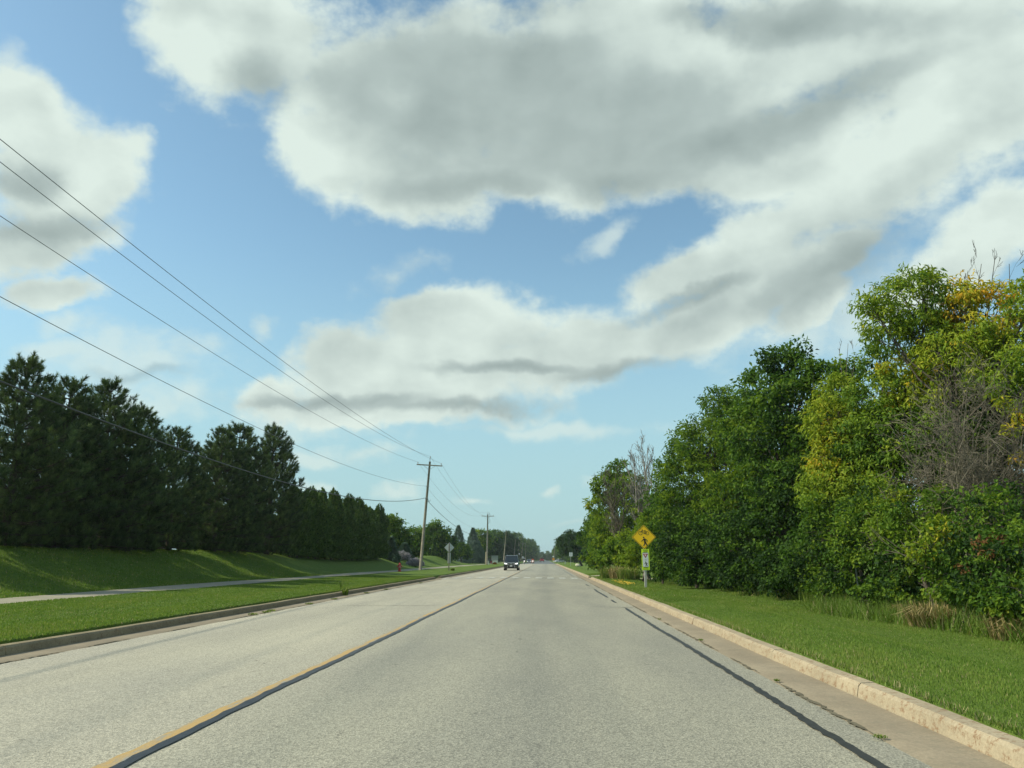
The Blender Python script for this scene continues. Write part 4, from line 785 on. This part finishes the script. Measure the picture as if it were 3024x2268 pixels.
# left sign, seen from behind
p = gp(xat(1326, 88), 88); th = empty('crossing_sign', p, 'diamond road sign seen from its bare grey back on the left verge', 'road sign'); cx, cy = p.x, 88; zc = at(1327, 1617, 88).z
MB().box((cx, cy, (zc+.5+p.z)/2-.1), (.11, .11, zc+.5-p.z+.2)).build('post', WOOD, th, p, bevel=.006)
MB().prism(rot45(rrect(.80, .80, .04), (cx, zc)), cy+.06, cy+.066).build('diamond_panel', ALU, th, p); q = at(1327, 1647, 88).z; MB().prism(rrect(.335, 1.15, .03, cx, q-.02), cy+.06, cy+.066).build('law_panel', ALU, th, p)
# speed limit sign
def small_sign(label, u, v0, v1, Z, w, lines, bu=None, cat='road sign', mat=None, post_top=None):
    p = gp(xat(u if bu is None else bu, Z), Z); th = empty('road_sign', p, label, cat); za = at(u, v0, Z).z; zb = at(u, v1, Z).z; X_ = xat(u, Z)
    MB().tube([p+Vector((0, .05, -.1)), Vector((X_, Z+.05, za-.05))], [.035, .035], 6).build('post', METAL, th, p)
    s_ = MB().prism(rrect(w, za-zb, .03, X_, (za+zb)/2), Z-.004, Z).build('panel', mat or SWH, th, p)
    for t_, sz, f in lines: text(t_, sz, X_, Z-.007, zb+(za-zb)*f, SBK, s_, p)
    mb = MB(); frame(mb, rrect(w-.03, za-zb-.03, .03, X_, (za+zb)/2), rrect(w-.05, za-zb-.05, .03, X_, (za+zb)/2), Z-.0065, Z-.0045); mb.build('border', SBK, s_, p); return th
small_sign('white speed limit sign on a slim post beside the right verge', 1686, 1631, 1643, 147, .61, [('SPEED', .13, .86), ('LIMIT', .13, .70), ('35', .34, .34)], bu=1684.5)
small_sign('small white sign low beside the first motorcycle', 1544, 1643, 1649, 300, .66, [('25', .4, .5)], bu=1541)
small_sign('small pale sign high beside a distant pole', 1533.5, 1633.5, 1637.5, 300, .45, [('P', .3, .5)], bu=1533)
# ------------------------------------------------------------------ fire hydrants
HR = simple('hydrant_red', (.42,.02,.03), .45, var=.1); HW = simple('hydrant_cap_pale', (.62,.25,.25), .5)
def hydrant(label, p, s_=1.0, mat=HR):
    th = empty('fire_hydrant', p, label, 'fire hydrant'); T = Matrix.Translation(p) @ Matrix.Scale(s_, 4)
    MB().lathe([(.17, 0), (.17, .05), (.11, .06), (.105, .42), (.14, .44), (.14, .48), (.12, .50)], 16, T).build('barrel', mat, th, p, smooth=False)
    MB().lathe([(.13, .50), (.135, .55), (.11, .64), (.06, .69), (.035, .70), (.035, .76), (.0, .76)], 16, T).build('bonnet', mat, th, p)
    for d, r_, m in (((1, 0, 0), .06, mat), ((-1, 0, 0), .06, mat), ((.3, -1, 0), .085, HW if mat is HR else mat)):
        d = Vector(d).normalized(); q = Vector((0, 0, .42 if r_ < .07 else .40)); MB().tube([T @ (q+d*.08), T @ (q+d*.17), T @ (q+d*.18), T @ (q+d*.23)], [r_*s_*.8, r_*s_*.8, r_*s_, r_*s_*.9], 10).build('nozzle_cap', m, th, p)
    return th
hydrant('red fire hydrant on the left verge between the path and the kerb', gp(xat(1181, 76), 76), 1.12)
hydrant('small distant red-brown hydrant beyond the second pole', gp(-15.6, 224), 1.1)
# ------------------------------------------------------------------ vehicles
BLK = simple('black_car_paint', (.012,.015,.018), .25, var=.1, coat=1.0); GLS = simple('car_glass', (.015,.022,.025), .05, spec=.9); CHR = simple('chrome', (.55,.58,.58), .2, .9); RUB = simple('tyre_rubber', (.012,.012,.012), .8); LMP = Mat('headlamp'); LMP.col((.8, .82, .8)); LMP.b.inputs['Emission Color'].default_value = (1, .97, .9, 1); LMP.b.inputs['Emission Strength'].default_value = 1.2; LMP = LMP.m
PLT = simple('number_plate', (.6,.62,.6), .5); SIL = simple('silver_paint', (.40,.43,.43), .3, .4, .06, coat=.8); REDP = simple('red_paint', (.35,.02,.03), .35, coat=.6); RIM = simple('alloy_rim', (.3,.3,.3), .35, .8)
def car(label, p, L, Wd, Ht, paint, hood=.28, tall=True, rz=0, cat='car', name='car', rails=False, group=None, lamps=True):
    """front faces local -Y"""
    th = empty(name, p, label, cat, group); w = Wd/2; g_ = .24 if tall else .17; belt = Ht*.60; hh = L/2
    def ring(y, wl, zl, wh, zh): return [(-wl*.94, y, zl), (-wl, y, zl+.12), (-wl, y, (zl+zh)*.5), (-wh, y, zh-.05), (-wh*.93, y, zh), (wh*.93, y, zh), (wh, y, zh-.05), (wl, y, (zl+zh)*.5), (wl, y, zl+.12), (wl*.94, y, zl)]
    hz0 = Ht*.545
    MB().loft([ring(-hh, w*.80, g_+.12, w*.74, hz0*.80), ring(-hh+.10, w*.93, g_+.04, w*.86, hz0*.92), ring(-hh+.35, w*.99, g_, w*.91, hz0*.99), ring(-hh+L*hood, w, g_, w*.93, hz0+.03), ring(-hh+L*.5, w, g_, w*.93, belt), ring(hh-.4, w, g_, w*.93, belt), ring(hh-.08, w*.95, g_+.04, w*.88, belt-.04), ring(hh, w*.85, g_+.14, w*.8, belt-.15)]).build('body', paint, th, None, bevel=.03, smooth=False)
    def gr(y, zb, wb, wt, zt): return [(-wb, y, zb), (-wt, y, zt), (wt, y, zt), (wb, y, zb)]
    y0 = -hh+L*hood; yr = hh-(.12 if tall else L*.16); ws = L*.13 if tall else L*.17
    MB().loft([[(-w*.90, y0, hz0), (-w*.90, y0+.02, hz0+.03), (w*.90, y0+.02, hz0+.03), (w*.90, y0, hz0)], gr(y0+ws, belt-.05, w*.90, w*.74, Ht-.035), gr(yr-.35, belt-.05, w*.90, w*.74, Ht-.04), [(-w*.88, yr, belt-.05), (-w*.88, yr+.01, belt), (w*.88, yr+.01, belt), (w*.88, yr, belt-.05)]]).build('windows', GLS, th, None)
    MB().loft([gr(y0+ws*.93, Ht-.09, w*.78, w*.72, Ht-.03), gr(y0+ws+.25, Ht-.08, w*.78, w*.70, Ht), gr(yr-.45, Ht-.08, w*.78, w*.70, Ht-.01), gr(yr-.26, Ht-.09, w*.78, w*.72, Ht-.05)]).build('roof', paint, th, None)
    for s_ in (-1, 1):
        MB().tube([(s_*w*.89, y0+.04, hz0+.02), (s_*w*.765, y0+ws*.97, Ht-.06)], [.05, .045], 5).build('pillar', paint, th, None)
        for yy in (-hh+L*.19, hh-L*.2):
            r_ = .385 if tall else .32; M_ = Matrix.Translation((s_*(w-.14), yy, r_)) @ Matrix.Rotation(R(90), 4, 'Y')
            wh = MB().lathe([(r_*.6, -.13), (r_*.95, -.13), (r_, -.09), (r_, .09), (r_*.95, .13), (r_*.6, .13)], 20, M_).build('wheel', RUB, th, None); MB().lathe([(r_*.6, -.135), (r_*.55, -.10), (.06, -.11), (.05, .11), (r_*.55, .10), (r_*.6, .135)], 10, M_).build('rim', RIM, wh, None)
        MB().loft([[(s_*w*.98, y0+.15, hz0+.08), (s_*(w+.22), y0+.12, hz0+.06), (s_*(w+.24), y0+.14, hz0+.22), (s_*w*.99, y0+.15, hz0+.2)], [(s_*w*.98, y0+.27, hz0+.08), (s_*(w+.22), y0+.25, hz0+.07), (s_*(w+.23), y0+.25, hz0+.22), (s_*w*.99, y0+.27, hz0+.2)]]).build('mirror', paint, th, None, bevel=.02)
        hl = MB().prism([(s_*w*.50, hz0*.74), (s_*w*.52, hz0*.84), (s_*w*.84, hz0*.92), (s_*w*.90, hz0*.88), (s_*w*.82, hz0*.76)], -hh-.0, -hh+.12).build('headlight', LMP if lamps else CHR, th, None)
        if rails: MB().tube([(s_*w*.66, y0+ws+.3, Ht+.0), (s_*w*.66, y0+ws+.4, Ht+.06), (s_*w*.66, yr-.7, Ht+.05), (s_*w*.66, yr-.6, Ht-.01)], .018, 5).build('roof_rail', CHR, th, None)
        MB().box((s_*w*.68, -hh+.08, g_+.23), (.22, .12, .10)).build('fog_light', CHR, th, None)
    gm = simple('dark_grille', (.012,.013,.014), .5) if 'dark_grille' not in bpy.data.materials else bpy.data.materials['dark_grille']
    gl = MB().prism([(-w*.42, hz0*.90), (w*.42, hz0*.90), (w*.36, hz0*.66), (w*.46, g_+.12), (-w*.46, g_+.12), (-w*.36, hz0*.66)], -hh-.02, -hh+.1).build('grille', gm, th, None)
    mb = MB(); pts = [(-w*.46, hz0*.92), (w*.46, hz0*.92), (w*.38, hz0*.66), (w*.5, g_+.1)]; mb.tube([(-w*.46, -hh-.02, hz0*.92), (w*.46, -hh-.02, hz0*.92)], .016, 5)
    for s_ in (-1, 1): mb.tube([(s_*w*.46, -hh-.02, hz0*.92), (s_*w*.37, -hh-.03, hz0*.66), (s_*w*.5, -hh-.02, g_+.10)], .022, 5)
    for k in range(4): mb.tube([(-w*.38, -hh-.025, hz0*(.70+.055*k)), (w*.38, -hh-.025, hz0*(.70+.055*k))], .008, 4)
    mb.build('grille_frame', CHR, gl, None)
    MB().lathe([(.065, 0), (.065, .02)], 16, Matrix.Translation((0, -hh-.03, hz0*.80)) @ Matrix.Rotation(R(90), 4, 'X')).build('emblem', CHR, gl, None)
    MB().prism(rrect(.31, .16, .01, 0, hz0*.555), -hh-.045, -hh-.025).build('number_plate', PLT, th, None)
    MB().box((0, y0+.02, hz0+.05), (Wd*.5, .03, .02)).build('wiper', RUB, th, None)
    th.rotation_euler[2] = rz; return th
car('black SUV with lit headlights driving towards the camera in the left lane', Vector((xat(1511.5, 99+2.3), 99+2.4, .045)), 4.85, 1.92, 1.86, BLK, hood=.29, rails=True, name='suv')
car('silver car following between the two motorcycles', Vector((xat(1562.5, 300), 302, .04)), 4.6, 1.8, 1.45, SIL, tall=False)
car('silver car parked off the road left of the grey shed', gp(-21, 236), 4.4, 1.8, 1.45, SIL, tall=False, rz=R(70), lamps=False)
car('white car parked far off at the right roadside', gp(xat(1643, 330)+1, 330), 4.4, 1.8, 1.45, simple('white_car_paint', (.7,.7,.7), .35), tall=False, rz=R(-60), lamps=False)
# motorcycles with riders
SK = simple('skin', (.42,.25,.18), .6); BLKC = simple('black_cloth', (.03,.03,.035), .8); ORC = simple('orange_red_shirt', (.55,.14,.07), .8); HLM = simple('pale_helmet', (.55,.6,.58), .3); DHLM = simple('dark_helmet', (.08,.05,.05), .3)
def motorcycle(label, rider_label, u, Z, shirt, helm):
    x = xat(u, Z); p = Vector((x, Z, .035)); th = empty('motorcycle', p, label, 'motorcycle', 'motorcycles coming the other way')
    for y in (-.75, .75):
        M_ = Matrix.Translation((0, y, .32)) @ Matrix.Rotation(R(90), 4, 'Y'); wq = MB().lathe([(.24, -.06), (.31, -.05), (.33, 0), (.31, .05), (.24, .06)], 18, M_).build('wheel', RUB, th); MB().lathe([(.23, -.03), (.05, -.05), (.05, .05), (.23, .03)], 10, M_).build('rim', CHR, wq)
    MB().loft([[(-.06, -.35, .62), (-.2, -.35, .82), (.2, -.35, .82), (.06, -.35, .62)], [(-.14, 0, .55), (-.2, 0, .95), (.2, 0, .95), (.14, 0, .55)], [(-.12, .4, .55), (-.16, .4, .80), (.16, .4, .80), (.12, .4, .55)]]).build('tank', REDP, th, None, bevel=.03)
    MB().box((0, .0, .42), (.36, .5, .34)).build('engine', CHR, th, None, bevel=.03)
    MB().loft([[(-.14, .3, .74), (-.14, .3, .80), (.14, .3, .80), (.14, .3, .74)], [(-.18, .95, .76), (-.18, .95, .86), (.18, .95, .86), (.18, .95, .76)]]).build('saddle', RUB, th, None, bevel=.02)
    MB().tube([(-.11, -.75, .32), (-.11, -.45, 1.0)], .03, 6).tube([(.11, -.75, .32), (.11, -.45, 1.0)], .03, 6).build('fork', CHR, th, None)
    MB().tube([(-.42, -.25, 1.05), (-.3, -.4, 1.06), (0, -.45, 1.02), (.3, -.4, 1.06), (.42, -.25, 1.05)], .018, 6).build('handlebar', CHR, th, None)
    MB().lathe([(.12, 0), (.13, .05), (.10, .14), (.03, .18)], 14, Matrix.Translation((0, -.62, .92)) @ Matrix.Rotation(R(-90), 4, 'X')).build('headlight', LMP, th, None)
    MB().box((0, -.76, .67), (.16, .5, .04)).build('front_mudguard', REDP, th, None, bevel=.015)
    # rider: one skinned body
    me = bpy.data.meshes.new('person'); V = [(0,.25,.88),(0,.22,1.12),(0,.14,1.38),(0,.10,1.50),(0,.06,1.62),(0,.04,1.70), (-.19,.14,1.40),(-.36,-.02,1.20),(-.40,-.24,1.08), (.19,.14,1.40),(.36,-.02,1.20),(.40,-.24,1.08), (-.12,.2,.86),(-.32,-.2,.78),(-.27,.05,.40),(-.28,-.1,.33), (.12,.2,.86),(.32,-.2,.78),(.27,.05,.40),(.28,-.1,.33)]
    E = [(0,1),(1,2),(2,3),(3,4),(4,5),(2,6),(6,7),(7,8),(2,9),(9,10),(10,11),(0,12),(12,13),(13,14),(14,15),(0,16),(16,17),(17,18),(18,19)]
    RD = [.17,.16,.17,.065,.10,.09,.08,.05,.04,.08,.05,.04,.1,.085,.055,.05,.1,.085,.055,.05]; me.from_pydata(V, E, [])
    me.materials.append(shirt); o = bpy.data.objects.new('person', me); COL.objects.link(o); o.location = p; tag(o, rider_label, 'person', 'motorcycle riders'); m = o.modifiers.new('skin', 'SKIN')
    sv = me.skin_vertices or None
    if not me.skin_vertices: o.data.attributes
    for i, r_ in enumerate(RD): me.skin_vertices[0].data[i].radius = (r_, r_)
    me.skin_vertices[0].data[0].use_root = True; m2 = o.modifiers.new('sub', 'SUBSURF'); m2.levels = m2.render_levels = 1
    MB().lathe([(.08, 1.58), (.125, 1.62), (.14, 1.70), (.125, 1.78), (.07, 1.83), (.0, 1.845)], 14, Matrix.Translation((0, .05, 0))).build('helmet', helm, o, None, smooth=True)
    MB().box((0, -.085, 1.69), (.17, .02, .07)).build('visor', GLS, o, None)
try:
    motorcycle('red motorcycle with bright headlight left of the silver car', 'rider in dark clothes and pale helmet on the left motorcycle', 1548.5, 225, BLKC, HLM)
    motorcycle('red motorcycle right of the silver car near the centre line', 'rider in an orange-red shirt on the right motorcycle', 1573.5, 225, ORC, DHLM)
except Exception as ex: print('MOTO', ex)
# distant red truck in our lane, seen from behind
p = Vector((xat(1600.5, 420), 420, .03)); th = empty('red_truck', p, 'dark red truck far ahead in the middle of the road', 'truck')
MB().box((0, 0, 1.0), (2.3, 5, .9)).build('body', REDP, th, None, bevel=.1); MB().loft([[(-1, -1, 1.45), (-.85, -.8, 2.15), (.85, -.8, 2.15), (1, -1, 1.45)], [(-1, 1.2, 1.45), (-.85, .9, 2.15), (.85, .9, 2.15), (1, 1.2, 1.45)]]).build('cab', simple('maroon', (.16,.02,.03), .4), th, None, bevel=.06)
MB().box((0, -1.02, 1.85), (1.5, .05, .4)).build('rear_window', GLS, th, None)
for s_ in (-1, 1):
    for yy in (-1.6, 1.6): MB().lathe([(.25, -.13), (.42, -.13), (.44, 0), (.42, .13), (.25, .13)], 16, Matrix.Translation((s_*1.0, yy, .44)) @ Matrix.Rotation(R(90), 4, 'Y')).build('wheel', RUB, th, None)
    MB().box((s_*.95, -2.53, 1.1), (.18, .05, .3)).build('tail_light', SPK, th, None)
MB().tube([(.5, -.6, 2.1), (.5, -.6, 3.3)], .07, 6).build('exhaust_stack', CHR, th, None)
# orange road work sign and small roadside things
ORG = simple('road_work_orange', (.75,.30,.03), .5)
p = gp(xat(1634, 320), 320); th = empty('road_work_sign', p, 'orange road work sign with a white plate on top at the far right verge', 'road sign'); MB().tube([p, p+Vector((.1, 0, 3.6))], .05, 6).build('post', METAL, th, p)
MB().prism(rot45(rrect(.95, .95, .05), (p.x, p.z+1.55)), p.y-.08, p.y-.07).build('orange_panel', ORG, th, p); MB().prism(rrect(.55, .5, .03, p.x, p.z+2.6), p.y-.08, p.y-.07).build('white_plate', SWH, th, p)
p = gp(xat(1636.5, 400), 400); th = empty('utility_pole', p, 'thin pale pole standing on the right behind the orange sign', 'utility pole'); MB().tube([p, p+Vector((.3, 0, 8))], [.14, .1], 8).build('shaft', WOOD, th, p); MB().box((p.x+.29, p.y, 7.6), (1.2, .1, .1)).build('crossarm', WOOD, th, p)
def cabinet(label, p, w, h, mat, name='utility_cabinet'):
    th = empty(name, p, label, 'cabinet'); MB().box((p.x, p.y, p.z+h/2), (w, w*.8, h)).build('cabinet_body', mat, th, p, bevel=.03); MB().box((p.x, p.y, p.z+h+.02), (w*1.12, w*.92, .05)).build('lid', mat, th, p, bevel=.01)
GREY = simple('pale_utility_grey', (.42,.46,.40), .6)
cabinet('small pale utility cabinet at the foot of the second pole', gp(xat(1442.6, 181), 181), .28, .8, GREY); cabinet('tiny pale utility box on the right verge beyond the speed limit sign', gp(xat(1669, 215), 215), .25, .7, GREY)
# grey shed
p = gp(xat(1462, 232), 232); th = empty('equipment_shed', p, 'boxy grey shed with a paler lower front beyond the second pole', 'shed'); x = p.x
MB().box((x-.15, 232.8, 1.75), (1.85, 1.5, 1.35)).build('wall', simple('shed_grey', (.20,.25,.22), .7), th, p, bevel=.02); MB().box((x-.15, 232.8, 2.47), (2.0, 1.65, .08)).build('roof', simple('shed_roof', (.30,.34,.31), .7), th, p)
MB().box((x, 232.55, .6), (1.55, 1.5, .92)).build('lower_panel', simple('pale_shed_panel', (.48,.56,.46), .7), th, p, bevel=.01); MB().box((x, 231.76, .62), (.7, .04, .7)).build('door', simple('pale_door', (.42,.5,.42), .7), th, p)
# fence of dark boards behind the shed
p = gp(-17.5, 243); th = empty('board_fence', p, 'dark board fence between the grey shed and the black car', 'fence'); mb = MB(); FD = simple('dark_fence_boards', (.035,.035,.035), .9)
for k in range(22): mb.box((-19.2+k*.2, 243+.02*(k % 2), .95), (.18, .03, 1.7+.04*(k % 3)))
mb.build('boards', FD, th, p)
for k in range(3): MB().box((-19.2+k*2.1, 243.1, .95), (.12, .12, 1.9)).build('post', FD, th, p)
# pale boulder
ROCK = simple('pale_rock', (.50,.47,.36), .9, var=.2, scale=3); p = gp(xat(1706, 170), 170); rn = random.Random(2); prof = [(.35, 0), (.55, .2), (.5, .45), (.3, .6), (.0, .63)]
mb = MB(); mb.lathe(prof, 11, Matrix.Translation(p)); mb.v = [(q[0]+rn.uniform(-.06, .06), q[1]+rn.uniform(-.06, .06), q[2]+rn.uniform(-.04, .04)) for q in mb.v]; tag(mb.build('boulder', ROCK, None, p), 'pale boulder beside the bushes beyond the speed limit sign', 'rock')
# thin metal post in the weeds on the right
p = gp(xat(2525, 23.5), 23.5); th = empty('metal_post', p, 'thin grey metal fence post standing in the weeds at the wood edge', 'post'); MB().box((p.x, p.y, p.z+.8), (.035, .03, 1.6)).build('shaft', METAL, th, p); MB().box((p.x, p.y-.02, p.z+1.45), (.05, .012, .25)).build('tag', METAL, th, p)

# ------------------------------------------------------------------ thin haze over the whole scene
hm = bpy.data.materials.new('haze_air'); hm.use_nodes = True; hn = hm.node_tree; hn.nodes.clear()
pv = hn.nodes.new('ShaderNodeVolumePrincipled'); pv.inputs['Color'].default_value = (.80, .90, .95, 1); pv.inputs['Density'].default_value = .00018; pv.inputs['Anisotropy'].default_value = .2
ho = hn.nodes.new('ShaderNodeOutputMaterial'); hn.links.new(pv.outputs[0], ho.inputs['Volume'])
tag(MB().box((0, 2220, 9), (5400, 4700, 22)).build('haze', hm), kind='stuff')
